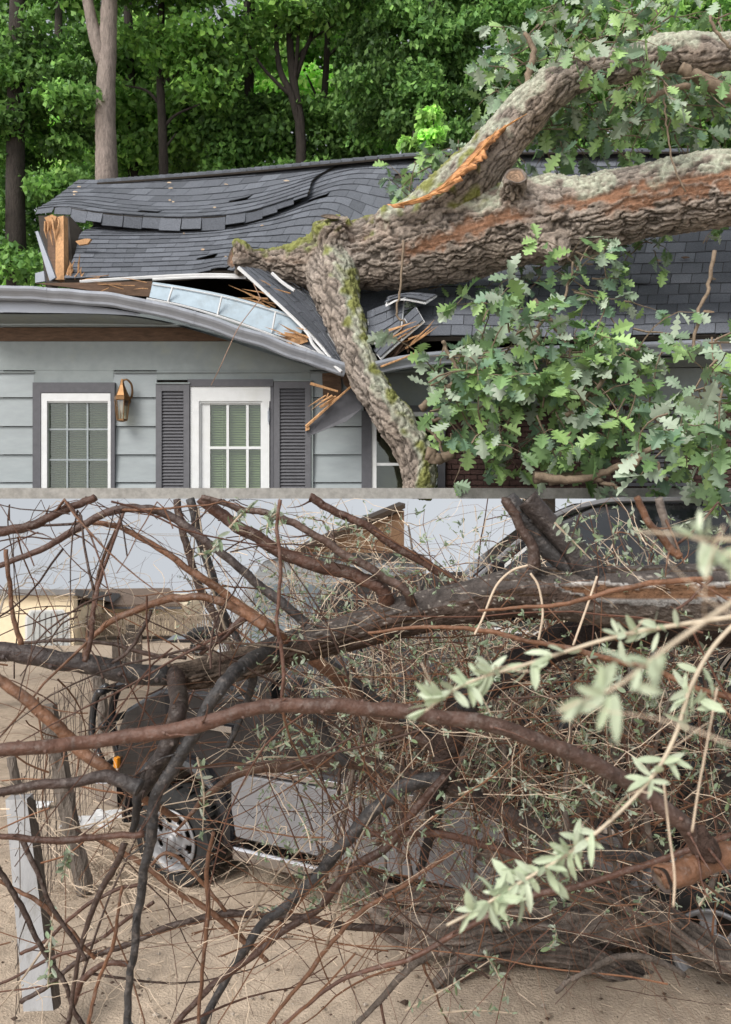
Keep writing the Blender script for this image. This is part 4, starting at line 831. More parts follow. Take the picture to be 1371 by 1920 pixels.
# dark pickup behind, on higher ground
B = thing('pickup_truck', 'dark tall pickup with big tinted side window behind the thick trunk at upper right', 'vehicle', (1.2, 8.4, .7))
f_, l_ = frame_of((0, 8.45, 0), (3, 8.15, 0)); cb_ = Car(B, (.25, 8.5, .70), f_, l_); W2 = 1.8
cb_.prof([(.75, .5), (.8, 1.0), (.7, 1.22), (-.75, 1.32), (-5.4, 1.3), (-5.4, .5)]+[(x, z) for x, z in arch(-3.6)]+[(x, z) for x, z in arch(0)], -.03, -W2, 'body', M['carblack'], .05)
cb_.prof([(-.72, 1.3), (-1.05, 1.52), (-1.55, 1.93), (-2.0, 2.13), (-2.6, 2.18), (-5.0, 2.18), (-5.3, 1.3)], -.05, -W2+.02, 'cab', M['carblack'], .06, inset=lambda z: max(0, z-1.3)*.2)
for q in ([(-1.25, 1.4), (-1.75, 1.85), (-2.05, 2.04), (-2.35, 2.08), (-2.35, 1.4)], [(-2.45, 1.4), (-2.45, 2.085), (-3.6, 2.09), (-3.6, 1.4)], [(-3.7, 1.4), (-3.7, 2.09), (-4.8, 2.09), (-5.0, 1.4)]):
    mb = MB(); mb.slab([(x, -.035-(z-1.3)*.2, z) for x, z in q], (0, -.012, 0)); cb_.emit(mb, 'window', M['carglass'])
mb = MB(); mb.slab([(-.80, -.2, 1.38), (-.80, -W2+.2, 1.38), (-1.5, -W2+.28, 1.92), (-1.5, -.26, 1.92)], (.012, 0, .02)); cb_.emit(mb, 'windshield', M['carglass'])
mb = MB(); mb.tube(cr(np.array([(-.8, -.08, 1.36), (-1.5, -.16, 1.95), (-2.0, -.2, 2.15), (-2.6, -.2, 2.19), (-5, -.2, 2.19)]), 5), .025, 6); cb_.emit(mb, 'roof_rail', M['cargrey'])
for k in range(6):
    if k == 0: mb = MB()
    mb.box((.805-.012*k, -.9, .72+k*.08), (.03, 1.2, .03))
cb_.emit(mb, 'grille', M['chrome'])
mb = MB(); mb.box((-1.05, .12, 1.5), (.12, .2, .2)); mb.tube([(-1.05, -.03, 1.42), (-1.05, .1, 1.48)], .02, 6); cb_.emit(mb, 'wing_mirror', M['carblack'], bevel=.03)
cb_.wheel(0, .38, .38, .0, 5, 1); cb_.wheel(-3.6, .38, .38, 0, 5, 1)

# pale van further back
dC = 12.0; zC = float(ground_z(-1.3, dC))
C_ = thing('white_van', 'pale blue white van half hidden behind leafy stems left of the middle', 'van', (P(505, 0, dC)[0], dC, zC))
cc = Car(C_, (P(440, 0, dC)[0], dC-.3, zC), np.array([-.97, .24, 0]), np.array([-.24, -.97, 0])); hC = P(0, 1046, dC)[2]-zC
cc.prof([(.55, .4), (.6, 1.0), (.3, 1.25), (-.2, hC*.86), (-.45, hC), (-2.4, hC), (-2.5, .4)], 0, -1.8, 'body', M['vanwhite'], .08)
for q in ([(-.12, 1.35), (-.38, hC*.88), (-.95, hC*.88), (-.95, 1.35)], [(-1.05, 1.35), (-1.05, hC*.88), (-1.65, hC*.88), (-1.65, 1.35)], [(-1.75, 1.35), (-1.75, hC*.88), (-2.3, hC*.88), (-2.3, 1.35)]):
    mb = MB(); on_flank(mb, q); cc.emit(mb, 'window', M['flash'])
mb = MB(); mb.box((-1.0, .012, 1.12), (2.9, .02, .12)); cc.emit(mb, 'side_stripe', M['flash'])
cc.wheel(0, .36, .36, .02, 8, 0); cc.wheel(-1.9, .36, .36, .02, 8, 0)

# black trailer with one pale wheel, seen over the sand at left
dT = 30; zT = float(ground_z(-7, dT)); o_ = P(350, 1200, dT)
T_ = thing('flat_trailer', 'small black trailer with pale wheel on the sand near the picket fence', 'trailer', (o_[0], dT, zT))
ct = Car(T_, (P(372, 0, dT)[0], dT, zT), np.array([-1., 0, 0]), np.array([0, -1., 0]))
ct.prof([(1.15, .42), (1.15, .5), (.3, .55), (-.55, .55), (-.55, .42)], 0, -1.2, 'bed', M['carblack'], .02)
ct.prof([(.55, .56), (.4, .78), (-.1, .84), (-.45, .78), (-.5, .56)], -.1, -1.1, 'load', M['rubber'], .06); ct.wheel(0.0, .27, .27, .1, 6, 0)
mb = MB(); mb.tube([(1.1, -.6, .46), (1.95, -.6, .38)], .04, 6); ct.emit(mb, 'drawbar', M['carblack'])

# ------------------------------------------------------------------ far buildings and fences
def ext(mb, px0, py0, px1, py1, d, depth): 
    a_, b_ = P(px0, py1, d), P(px1, py0, d); mb.box(((a_[0]+b_[0])/2, d+depth/2, (a_[2]+b_[2])/2), (b_[0]-a_[0], depth, b_[2]-a_[2]))
dh = 36.0
h1 = thing('yellow_house', 'pale yellow house with flat grey roof and wide arched garage door at left', 'house', P(80, 1216, dh))
mb = MB(); ext(mb, -60, 1114, 138, 1220, dh, .5); ext(mb, -60, 1145, 138, 1220, dh+.5, 5.5); mb.build('wall', M['cream'], h1)
mb = MB(); a_, b_ = P(-64, 1116, dh-.3), P(141, 1116, dh-.3); up_ = np.array([0, 0, .25]); bk_ = np.array([0, 6.6, -.95]); mb.hexa([a_, b_, b_+up_, a_+up_, a_+bk_-up_, b_+bk_-up_, b_+bk_+up_, a_+bk_+up_]); mb.build('roof', M['greyroof'], h1)
mb = MB(); mb.slab(PP([(47, 1219), (47, 1158), (56, 1144), (118, 1143), (130, 1156), (132, 1219)], dh-.06), (0, .05, 0)); fr_ = mb.build('garage_door', M['pale'], h1)
mb = MB(); mb.slab(PP([(51, 1219), (51, 1160), (59, 1147), (116, 1146), (126, 1158), (128, 1219)], dh-.09), (0, .02, 0)); mb.build('panel', mat('garage_panel', (.40, .42, .42), .6, 5, .08, 0), fr_)
mb = MB()
for x in range(62, 126, 11): ext(mb, x, 1150, x+1.2, 1218, dh-.12, .03)
mb.build('groove', M['greyroof'], fr_)
d2 = 41.0
h2 = thing('brown_roofed_house', 'low cream house with brown shingle roof behind the picket fence', 'house', P(240, 1185, d2))
mb = MB(); ext(mb, 141, 1136, 345, 1190, d2, 5); mb.build('wall', M['cream'], h2)
mb = MB(); mb.slab([P(136, 1140, d2-.5), P(338, 1136, d2-.5), P(318, 1106, d2+3), P(138, 1108, d2+3)], (0, .0, .1)); rf = mb.build('roof', M['brownroof'], h2)
mb = MB(); ext(mb, 136, 1138, 340, 1142, d2-.56, .1); mb.build('eave_board', M['trim_dark'], rf)
mb = MB(); ext(mb, 150, 1148, 205, 1168, d2-.05, .1); mb.build('window', M['pale'], h2)
d3 = 24.0
h3 = thing('tan_house', 'tan brick house with sloping roof edge glimpsed through the stems in the middle', 'house', P(660, 1130, d3))
mb = MB(); mb.slab(PP([(560, 1150), (560, 1040), (690, 985), (758, 957), (758, 1150)], d3), (0, 4, 0)); wl = mb.build('wall', M['tan'], h3)
mb = MB()
for y in range(1046, 1120, 8): ext(mb, 560, y, 757, y+1, d3-.015, .02)
mb.build('mortar_course', M['picket'], wl)
mb = MB(); mb.slab([P(545, 1046, d3-.2), P(690, 983, d3-.2), P(760, 953, d3-.2), P(760, 944, d3-.2), P(690, 973, d3-.2), P(545, 1036, d3-.2)], (0, 4.4, 0)); mb.build('roof', M['brownroof'], h3)
mb = MB(); ext(mb, 700, 1040, 742, 1085, d3-.06, .1); mb.build('window', M['pale'], h3)
# picket fence
pf = thing('picket_fence', 'weathered wooden picket fence far off on the sand before the brown roofed house', 'fence', P(280, 1190, 38))
mb = MB()
for k in range(52):
    x = 160+k*4.7; y = 1152+rng.uniform(-3, 4)
    a_ = P(x, 1192, 38+(k % 3)*.02); b_ = P(x+3.6, y, 38); mb.box(((a_[0]+b_[0])/2+rng.normal(0, .01), 38+rng.normal(0, .02), (a_[2]+b_[2])/2), (b_[0]-a_[0], .03, b_[2]-a_[2]))
mb.build('pickets', M['picket'], pf)
mb = MB(); ext(mb, 158, 1160, 404, 1163, 38.08, .05); ext(mb, 158, 1180, 404, 1183, 38.08, .05); mb.build('rail', M['picket'], pf)
# grey upright boards in the middle distance
gb = thing('board_fence_panel', 'short panel of dark grey upright boards standing alone on the sand', 'fence', P(240, 1245, 17))
for (x, w_, y) in ((210, 15, 1200), (227, 8, 1190), (236, 16, 1172), (254, 12, 1180)):
    mb = MB(); ext(mb, x, y, x+w_, 1268, 17+rng.uniform(0, .05), .04); mb.build('board', M['post'], gb)
# wire mesh fence with leaning posts, left
wf = thing('wire_fence', 'rusty wire mesh fence with grey leaning wooden posts at left', 'fence', P(140, 1670, 6.3))
posts = [([(90, 1322), (112, 1440), (135, 1560), (160, 1672)], 6.3, 17), ([(184, 1268), (190, 1320), (196, 1380)], 9.2, 11), ([(20, 1420), (35, 1500), (60, 1700)], 5.0, 9)]
for q, d_, r_ in posts:
    c_ = cr(PP(q, d_), 5); mb = MB(); mb.tube(c_, r_/F*d_, 8, rough=.35); mb.build('post', M['post'], wf)
mb = MB(); mA, mB_ = P(30, 0, 4.7)[0], P(200, 0, 9.3)[0]
n = 44; zt_ = 1.42
def fx(f): d_ = 4.7+(9.6-4.7)*f; return np.array([P(28+175*f**.8, 0, d_)[0], d_, 0])
for k in range(n+1):
    p = fx(k/n); zb = float(ground_z(p[0], p[1])); q = np.array([p+np.array([0, 0, zb+.02]), p+np.array([rng.normal(0, .015), 0, zb+.5]), p+np.array([rng.normal(0, .03), 0, zb+1.0]), p+np.array([rng.normal(0, .03), 0, zb+1.33+rng.uniform(-.05, .1)])]); mb.tube(cr(q, 3), .0028, 3, cap=False)
for k in range(11):
    h = .06+k*.125; q = np.array([fx(f)+np.array([0, 0, float(ground_z(*fx(f)[:2]))+h+.02*math.sin(f*9+k)]) for f in np.linspace(0, 1, 18)]); mb.tube(q, .0026, 3, cap=False)
mb.build('wire_mesh', M['wire'], wf)
lp = MB(); q = PP([(10, 1500, 4.9), (50, 1498, 4.9), (100, 1895, 4.55), (44, 1897, 4.55)]); lp.slab(q, (.0, .09, 0)); wp = thing('white_board', 'chipped white painted board leaning in the lower left corner', 'board', q[2])
lp.build('face', M['white_post'], wp)
lp = MB(); q2 = PP([(50, 1498, 4.88), (62, 1506, 4.95), (110, 1890, 4.6), (100, 1895, 4.53)]); lp.slab(q2, (.0, .04, 0)); lp.build('edge', M['post'], wp)
# pale rubbish sheets on the sand near the posts
for (x, y, d_, lab, sz) in ((205, 1505, 7.0, 'crumpled white paper sheet lying beyond the wire fence', .16), (165, 1530, 7.2, 'flat white scrap lying beside the leaning post', .22), (68, 1483, 7.4, 'small white scrap on the sand at the left edge', .14)):
    b = P(x, y, d_); zb = float(ground_z(b[0], b[1])); b[1] = 1600*(CAMZ-zb)/(y-925); b[0] = (x-CX)/F*b[1]; b[2] = float(ground_z(b[0], b[1]))+.02; mb = MB(); nn_ = 8
    v = [(b[0]+(i/7-.5)*sz*2, b[1]+(j/7-.5)*sz*1.3, b[2]+.03*mnoise.noise(Vector((i*.7, j*.7, x)))+.02) for i in range(8) for j in range(8)]
    mb.add(v, [(i*8+j, i*8+8+j, i*8+9+j, i*8+j+1) for i in range(7) for j in range(7)]); tag(mb.build('paper_scrap', M['pale']), lab, 'litter')
# bare pale tree at far left
bt = thing('bare_tree', 'leafless pale grey twiggy tree before the yellow house at left', 'tree', P(5, 1240, 22))
mb = MB(); mt = MB(); st = P(-30, 1260, 22)
def grow(p, d_, ln, r_, dep):
    q = [p]; 
    for k in range(4): d_ = nrm(d_+rng.normal(0, .16, 3)+np.array([0, 0, .03])); q.append(q[-1]+d_*ln/4)
    q = np.array(q); q[:, 2] = np.minimum(q[:, 2], CAMZ-.08); (mb if dep < 2 else mt).tube(q, np.linspace(r_, r_*.6, 5), 4, np.array([.36, .33, .29])*rng.uniform(.8, 1.2), cap=False)
    if dep < 6:
        for k in range(2 if dep else 5): grow(q[-1] if k < 2 else q[2], nrm(d_+rng.normal(0, .45, 3)+np.array([.12, 0, 0])), ln*.74, r_*.62, dep+1)
grow(st, np.array([.12, 0, 1.]), 1.3, .075, 0)
mb.build('trunk', M['dry'], bt); mt.build('twigs', M['dry'], bt)
# ------------------------------------------------------------------ the fallen dark barked tree in the yard
ol = thing('fallen_olive_tree', 'fallen dark barked tree with reddish branches sprawled over the yard and vehicle', 'fallen tree', (0.4, 4.2, .1))
DK = np.array([.045, .028, .022]); BL = np.array([.028, .026, .026]); RD_ = np.array([.105, .052, .036]); OR = np.array([.20, .098, .055]); TN = np.array([.56, .45, .34]); GY = np.array([.12, .098, .083])
def wig(p, d_, ln, n, curl, sag=0):
    q = [np.array(p)]; d_ = nrm(np.array(d_, float)); b = rng.normal(0, curl, 3)
    for k in range(n): d_ = nrm(d_+b*.5+rng.normal(0, curl, 3)+np.array([0, 0, sag])); q.append(q[-1]+d_*ln/n)
    q = np.array(q); z = q[:, 2]; q[:, 2] = np.where(z > CAMZ-.02, 2*(CAMZ-.02)-z, z); return q
def knots(mb, c_, r_, col, every=9):
    n = len(c_); T = nrm(np.gradient(c_, axis=0))
    for i in range(3, n-2, every):
        i2 = min(n-2, i+int(rng.integers(0, every//2+1))); d_ = nrm(np.cross(T[i2], rng.normal(0, 1, 3))); d_ = nrm(d_+np.array([0, -.5, .1])); p = c_[i2]+d_*r_[i2]*.8
        mb.tube([p-d_*r_[i2]*.3, p+d_*r_[i2]*.18, p+d_*r_[i2]*.42+T[i2]*r_[i2]*.1], [r_[i2]*.42, r_[i2]*.30, r_[i2]*.1], 6, np.array(col)*.9+.012)
        if rng.random() < .4: mb.tube(wig(p, d_+T[i2]*.8, rng.uniform(.03, .16), 4, .12), np.linspace(min(.004, r_[i2]*.3), .0008, 5), 4, np.array(col)*1.1)
def branch(pts, d, r, col, seg=10, name='branch', m='olbark', n=10, wob=.012, col2=None, kn=True, parent=None, side=True):
    pts = [(q[0], q[1], q[2] if len(q) > 2 else d) for q in pts]; 
    def ext_(a, b): return (2*a[0]-b[0], 2*a[1]-b[1], 2*a[2]-b[2])
    edge = lambda q: q[1] < 946 or q[1] > 1885 or q[0] < 22
    if edge(pts[0]): pts = [ext_(pts[0], pts[1])]+pts; r = [r[0]]+list(r)
    if edge(pts[-1]): pts = pts+[ext_(pts[-1], pts[-2])]; r = list(r)+[r[-1]]
    c_ = cr(PP(pts), n); k = len(c_)
    ph = rng.uniform(0, 99); w_ = np.array([[mnoise.noise(Vector((i*.085, ph, j*7.))) for j in range(3)] for i in range(k)]); w2 = np.array([[mnoise.noise(Vector((i*.33, ph+40, j*7.))) for j in range(3)] for i in range(k)]); c_ = c_+w_*wob+w2*.004*c_[:, 1:2]/3
    lim = CAMZ-.004*c_[:, 1]; ok = np.nonzero(c_[:, 2] < lim)[0]; c_ = c_[ok[0]:ok[-1]+1]; w_ = w_[ok[0]:ok[-1]+1]; k0 = k; k = len(c_); sel = slice(ok[0], ok[-1]+1); c_[:, 2] = np.minimum(c_[:, 2], CAMZ-.004*c_[:, 1])
    rr = np.interp(np.linspace(0, 1, k0), np.linspace(0, 1, len(r)), r)[sel]*.9/F*c_[:, 1]; rr = rr*(1+.06*w_[:, 0]+.09*w2[sel][:, 1])
    f = np.linspace(0, 1, k0)[sel][:, None]; cc = np.array(col)*(1-f)+np.array(col2 if col2 is not None else col)*f; cc = cc*(1+.3*w_[:, 1:2])
    mb = MB(); mb.tube(c_, rr, seg, cc, rough=.03)
    if kn: knots(mb, c_, rr, col)
    o = mb.build(name, M[m], parent or ol, smooth=True)
    return c_, rr
PATHS = []
def br(*a, **k): q = branch(*a, **k); PATHS.append(q[0]); return q
# main trunk: swept surface with long cracks and peeled strip
tr = cr(np.array([(1750, 1140, 2.95, 70), (1600, 1120, 2.95, 70), (1450, 1110, 3.0, 68), (1371, 1118, 3.05, 66), (1250, 1118, 3.1, 60), (1150, 1118, 3.15, 56), (1050, 1112, 3.2, 48), (960, 1112, 3.2, 45), (880, 1130, 3.25, 42), (800, 1145, 3.3, 39), (720, 1165, 3.3, 37), (640, 1190, 3.3, 35), (560, 1212, 3.3, 33), (490, 1235, 3.3, 30), (430, 1250, 3.3, 28), (370, 1264, 3.3, 27), (318, 1270, 3.3, 24)], float), 26)
C3 = PP(tr[:, :3]); Rr = tr[:, 3]/F*tr[:, 2]; k = len(C3); seg = 96
T = nrm(np.gradient(C3, axis=0)); U = nrm(np.array([0, 0, 1.])-T*T[:, 2:3]); W_ = np.cross(T, U); ths = np.arange(seg)*2*math.pi/seg
s_ = np.concatenate([[0], np.cumsum(np.linalg.norm(np.diff(C3, axis=0), axis=1))]); vv = np.zeros((k, seg, 3)); cc = np.zeros((k, seg, 3))
for i in range(k):
    px = tr[i, 0]
    for j in range(seg):
        t_ = ths[j]; cu_, sn_ = math.cos(t_), math.sin(t_); q = Vector((s_[i]*1.4, cu_*.75, sn_*.75)); n1 = mnoise.noise(Vector((s_[i]*2.0, cu_*.8, sn_*.8))); n2 = mnoise.noise(Vector((s_[i]*7, cu_*3, sn_*3))); n3 = mnoise.noise(Vector((s_[i]*40, cu_*9, sn_*9)))
        wv = Vector((s_[i]*1.1+.1*n2, cu_*2.3+.35*n1, sn_*2.3+.35*n1)); vd = mnoise.voronoi(wv)[0]; e_ = min(1, (vd[1]-vd[0])/.07)
        rough_ = 1 if px < 500 else 0
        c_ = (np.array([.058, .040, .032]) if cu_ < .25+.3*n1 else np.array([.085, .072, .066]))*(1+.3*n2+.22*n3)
        dsp = .008*n1+.002*n3-.010*(1-e_)
        if e_ < .35: c_ = np.array([.06, .036, .02])
        if rough_:
            q2 = mnoise.voronoi(Vector((s_[i]*9+n2*.6, cu_*4+n1, sn_*4)))[0]; e2 = min(1, (q2[1]-q2[0])/.25); dsp += .012*(e2-1)+.012*n2; c_ = np.array([.105, .078, .06])*(.45+.55*e2)*(1+.35*n2)
        # peeled strip with pale torn fibres on the right
        if px > 1030:
            u_ = cu_-(.34+.12*math.sin(s_[i]*5)+.15*n2); wdt = .20*min(1, (px-1030)/90)
            if abs(u_) < wdt and -sn_*0+1 > 0: c_ = np.array([.14, .075, .042])*(1+.5*mnoise.noise(Vector((s_[i]*3, cu_*26, sn_*26)))); dsp -= .016
            elif wdt <= abs(u_) < wdt+.10+.05*n3: c_ = np.array([.45, .43, .41])*(1+.5*mnoise.noise(Vector((s_[i]*70, cu_*2, sn_*2)))) if u_ > 0 else np.array([.2, .19, .18]); dsp += .003
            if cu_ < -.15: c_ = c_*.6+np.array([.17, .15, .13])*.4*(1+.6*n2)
        if n3 > .42 and not rough_ and rng.random() < .5: c_ = np.array([.28, .25, .22])
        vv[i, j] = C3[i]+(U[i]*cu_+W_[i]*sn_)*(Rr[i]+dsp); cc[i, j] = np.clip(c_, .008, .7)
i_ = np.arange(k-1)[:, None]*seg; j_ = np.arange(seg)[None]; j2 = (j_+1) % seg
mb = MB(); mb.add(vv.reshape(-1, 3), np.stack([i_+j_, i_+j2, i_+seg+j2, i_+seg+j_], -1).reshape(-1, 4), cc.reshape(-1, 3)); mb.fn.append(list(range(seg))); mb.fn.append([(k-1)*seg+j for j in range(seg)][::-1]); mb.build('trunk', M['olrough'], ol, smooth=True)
# limbs (traced)
br([(1750, 1200), (1600, 1190), (1480, 1180), (1371, 1170), (1260, 1172), (1160, 1180), (1080, 1195), (1000, 1230), (940, 1265), (890, 1305), (860, 1345)], 3.45, [50, 50, 48, 46, 40, 38, 36, 34, 30, 28], DK, 16, 'limb', 'olrough', col2=BL)
br([(868, 1330), (850, 1380), (835, 1430), (822, 1470), (815, 1530), (800, 1590), (790, 1640)], 3.45, [34, 34, 26, 18, 12, 10, 8], DK, 12, 'limb', 'olrough', wob=.03, col2=BL)
br([(1120, 1090), (1080, 1035), (1030, 980), (985, 930), (960, 905)], 3.15, [34, 27, 24, 23, 22], BL*1.4, 12, 'limb', col2=DK)
br([(1075, 1075), (1030, 1030), (990, 985), (955, 940), (935, 910)], 3.2, [22, 20, 19, 18, 17], BL*1.5, 12, 'limb')
br([(1003, 1065), (995, 1025), (975, 985), (958, 950), (948, 925)], 3.1, [15, 11, 10, 10, 9], DK*1.5, 10)
br([(-30, 1217), (60, 1228), (150, 1243), (230, 1258), (318, 1268)], 3.3, [20, 21, 21, 21, 22], BL*1.5+np.array([.02, .004, 0]), 14, 'limb', col2=BL*1.1)
br([(-30, 1408, 2.25), (80, 1402, 2.25), (180, 1390, 2.3), (300, 1372, 2.3), (400, 1348, 2.3), (480, 1332, 2.3), (560, 1325, 2.3), (640, 1326, 2.3), (720, 1331, 2.3), (800, 1338, 2.3), (880, 1352, 2.3), (960, 1372, 2.3), (1050, 1405, 2.3), (1140, 1448, 2.3), (1210, 1490, 2.3), (1270, 1538, 2.3), (1300, 1575, 2.3), (1315, 1600, 2.3)], 2.3, [15, 15, 16, 15, 16, 16, 16, 16, 17, 18, 18, 15], RD_*1.0, 14, 'limb', col2=DK*1.3)
br([(1420, 1592, 2.35), (1371, 1603, 2.35), (1310, 1622, 2.32), (1262, 1640, 2.3), (1243, 1648, 2.3)], 2.3, [30, 28, 26, 25, 25], OR*.8, 14, 'limb', kn=False)
cutface('sawn_end', P(1241, 1649, 2.28), (-.9, -.35, -.25), .036, ol, inner=(.16, .11, .075), rim=(.06, .045, .04))
br([(1330, 1600, 2.3), (1320, 1580, 2.3), (1300, 1560, 2.3)], 2.3, [26, 20, 17], DK*1.4, 12, 'limb', 'olrough', wob=.02)
br([(728, 1135, 3.3), (722, 1112), (690, 1090), (640, 1072), (590, 1058), (540, 1040), (490, 1012), (450, 990), (410, 962), (372, 930)], 3.25, [20, 14, 14, 14, 13, 13, 13, 12], RD_*.75, 12)
br([(775, 1140, 3.3), (768, 1115), (735, 1090), (690, 1063), (640, 1035), (590, 1003), (540, 975), (500, 962), (455, 955), (400, 938)], 3.2, [13, 10, 9, 9, 8, 8, 7, 6], DK*1.8, 10)
br([(868, 1120, 3.3), (845, 1085), (800, 1060), (745, 1025), (700, 995), (650, 967), (610, 948), (575, 930)], 3.3, [11, 10, 10, 9, 9, 9], RD_*.7, 10)
br([(-20, 1000), (40, 988), (90, 970), (130, 952), (170, 935)], 2.9, [10, 10, 9, 9, 8], RD_*.6, 10)
br([(-20, 1066), (50, 1040), (110, 1012), (160, 982), (200, 960), (240, 951), (290, 955), (330, 975), (380, 1010), (440, 1055), (490, 1100), (540, 1140), (575, 1170)], 3.1, [6, 7, 8, 9, 9, 9, 9, 10, 10], RD_*.85, 10, col2=BL*1.6)
br([(140, 980), (200, 985), (260, 1005), (320, 1045), (380, 1085), (430, 1120), (470, 1150), (515, 1180), (545, 1205, 3.3)], 3.15, [5, 6, 7, 9, 10, 10], OR*.8, 10)
br([(165, 1200), (210, 1165), (260, 1142), (320, 1126), (370, 1122), (420, 1132), (460, 1152), (500, 1175)], 3.0, [5, 7, 8, 8, 10, 12], OR*.75, 10)
br([(-20, 1258), (30, 1295), (75, 1335), (120, 1378), (165, 1420), (212, 1452), (262, 1490, 2.95), (330, 1540, 3.3)], 2.7, [11, 12, 13, 13, 12, 10, 6], OR*.85, 12)
br([(-20, 1490), (60, 1474), (130, 1465), (190, 1460), (235, 1466), (262, 1478)], 2.6, [9, 10, 11, 13, 15, 18], RD_*.6, 12, col2=BL*1.3)
br([(330, 1262, 3.3), (334, 1300, 3.1), (335, 1330), (318, 1385), (295, 1430), (270, 1470), (255, 1500), (248, 1560)], 2.75, [20, 19, 19, 18, 18, 10, 7], DK, 12, col2=BL)
br([(520, 1222, 3.3), (485, 1232, 3.05), (450, 1252, 2.85), (415, 1290), (385, 1335), (362, 1385), (335, 1425), (305, 1470), (290, 1510), (284, 1560), (275, 1620), (262, 1690), (252, 1760), (245, 1830), (238, 1910)], 2.7, [20, 17, 15, 14, 14, 14, 13, 12, 10, 9, 8, 8], BL*1.3, 12)
br([(-20, 1566), (60, 1572), (130, 1575), (200, 1570), (272, 1564)], 2.5, [6, 7, 8, 7, 7], RD_*.8, 10)
br([(330, 1560), (390, 1490), (430, 1460), (470, 1442), (530, 1438), (590, 1425), (650, 1428), (720, 1440), (790, 1460), (870, 1485), (960, 1530), (1040, 1570), (1130, 1595), (1240, 1612)], 3.7, [2.5, 7, 9, 11, 12, 14, 16, 17, 17, 17, 16, 16, 15], OR*.5, 12, col2=BL*1.1)
br([(828, 1462), (770, 1470), (720, 1500), (675, 1545), (630, 1600), (590, 1650), (540, 1695), (490, 1740), (440, 1810), (390, 1900)], 3.3, [16, 15, 15, 14, 13, 12, 11, 10, 9, 8], BL*1.4, 12)
br([(835, 1455), (780, 1520), (730, 1580), (660, 1630), (600, 1700), (540, 1740), (480, 1790), (400, 1850), (330, 1920)], 3.2, [8, 9, 9, 9, 8, 7, 7, 6], RD_*.55, 8)
br([(575, 1225), (610, 1255), (660, 1300), (710, 1345), (760, 1378), (815, 1398)], 3.5, [13, 14, 14, 13, 12], OR*.85, 12, col2=DK)
br([(600, 1230), (650, 1270), (700, 1310), (760, 1350), (830, 1385)], 3.55, [10, 10, 9, 8], BL*1.6, 10)
br([(585, 1335), (605, 1370), (630, 1410), (650, 1430)], 3.65, [10, 11, 11, 11], BL*1.7, 8)
br([(480, 1220), (470, 1290), (455, 1340), (430, 1400)], 3.4, [9, 8, 7, 6], BL*1.4, 8)
br([(690, 1187), (770, 1178), (850, 1176), (930, 1190), (1010, 1205), (1100, 1222), (1180, 1245), (1260, 1272), (1340, 1300), (1420, 1320)], 2.75, [3, 4, 5, 5, 6, 6, 7, 7], OR*.9, 8)
br([(900, 1142), (980, 1138), (1060, 1128), (1140, 1110), (1200, 1098), (1270, 1090), (1335, 1082)], 2.5, [3, 4, 5, 6, 6, 6], OR*.95, 8)
br([(1335, 1082), (1310, 1110), (1265, 1145)], 2.5, [4, 3, 3], RD_, 6, kn=False)
br([(524, 915), (523, 980), (526, 1060), (524, 1150), (527, 1230), (528, 1318)], 2.4, [4, 4, 4, 4, 4], RD_*1.1, 8)
br([(1190, 930), (1215, 975), (1250, 1020), (1275, 1040)], 3.0, [7, 8, 8, 9], OR*.7, 8)
br([(1235, 935), (1250, 985), (1262, 1030)], 3.3, [9, 9, 10], GY*1.4, 8)
br([(330, 930), (345, 1000), (360, 1060), (385, 1120), (410, 1170), (430, 1210), (450, 1245, 3.4)], 3.8, [8, 8, 9, 8, 8], DK*1.2, 8)
br([(355, 930), (372, 1000), (395, 1080), (420, 1150), (445, 1200), (462, 1240, 3.4)], 3.9, [9, 9, 8, 8], BL*1.4, 8)
br([(18, 1090), (25, 1150), (35, 1205)], 2.9, [5, 5, 6], OR*.7, 8)
br([(230, 965), (190, 1080), (180, 1120), (175, 1180), (160, 1240)], 2.8, [3, 4, 5, 5, 6], RD_*.8, 8)
br([(160, 1232), (168, 1180), (185, 1080), (230, 960)], 3.2, [6, 5, 4, 3], OR*.5, 8)
br([(40, 1205), (120, 1200), (200, 1205), (280, 1228), (350, 1232)], 3.2, [3, 4, 4, 5, 4], DK*1.3, 8)
br([(282, 1145), (268, 1180), (240, 1220), (215, 1245)], 3.0, [4, 4, 4, 3], DK*1.3, 8)
br([(460, 1160), (420, 1190), (380, 1225)], 3.0, [8, 6, 5], RD_*.7, 8)
# arcs near the ground, lower left
br([(40, 1880), (90, 1850), (150, 1800), (220, 1778), (290, 1750), (350, 1728), (420, 1714), (480, 1716), (560, 1722), (640, 1735), (760, 1745)], 3.6, [5, 5, 6, 7, 8, 8, 8, 8], DK*1.1, 8)
br([(270, 1640), (320, 1600), (380, 1660), (430, 1720), (480, 1775), (560, 1690), (610, 1640)], 3.6, [3, 4, 4, 4, 3], OR*.8, 7)
br([(180, 1568), (250, 1610), (330, 1670), (400, 1715), (460, 1765), (500, 1800)], 3.3, [5, 6, 6, 6, 5], OR*.8, 8)
br([(15, 1660), (70, 1690), (120, 1730), (160, 1775), (180, 1800)], 3.2, [4, 5, 5, 4], OR*.8, 8)
br([(40, 1790), (90, 1760), (150, 1705), (220, 1670), (270, 1660)], 3.2, [4, 4, 4, 4], RD_*.8, 8)
br([(15, 1660), (40, 1700), (70, 1760), (110, 1830), (140, 1890)], 3.1, [6, 6, 5, 5], DK, 8)
br([(40, 1570), (70, 1640), (110, 1720), (165, 1800)], 3.0, [6, 5, 5, 4], DK*1.1, 8)
br([(235, 1580), (205, 1640), (175, 1700), (150, 1780), (130, 1890)], 3.0, [7, 7, 6, 5, 4], DK*1.2, 8)
br([(135, 1895), (150, 1840), (200, 1810), (240, 1805)], 3.2, [5, 7, 6, 6], RD_*.8, 8)
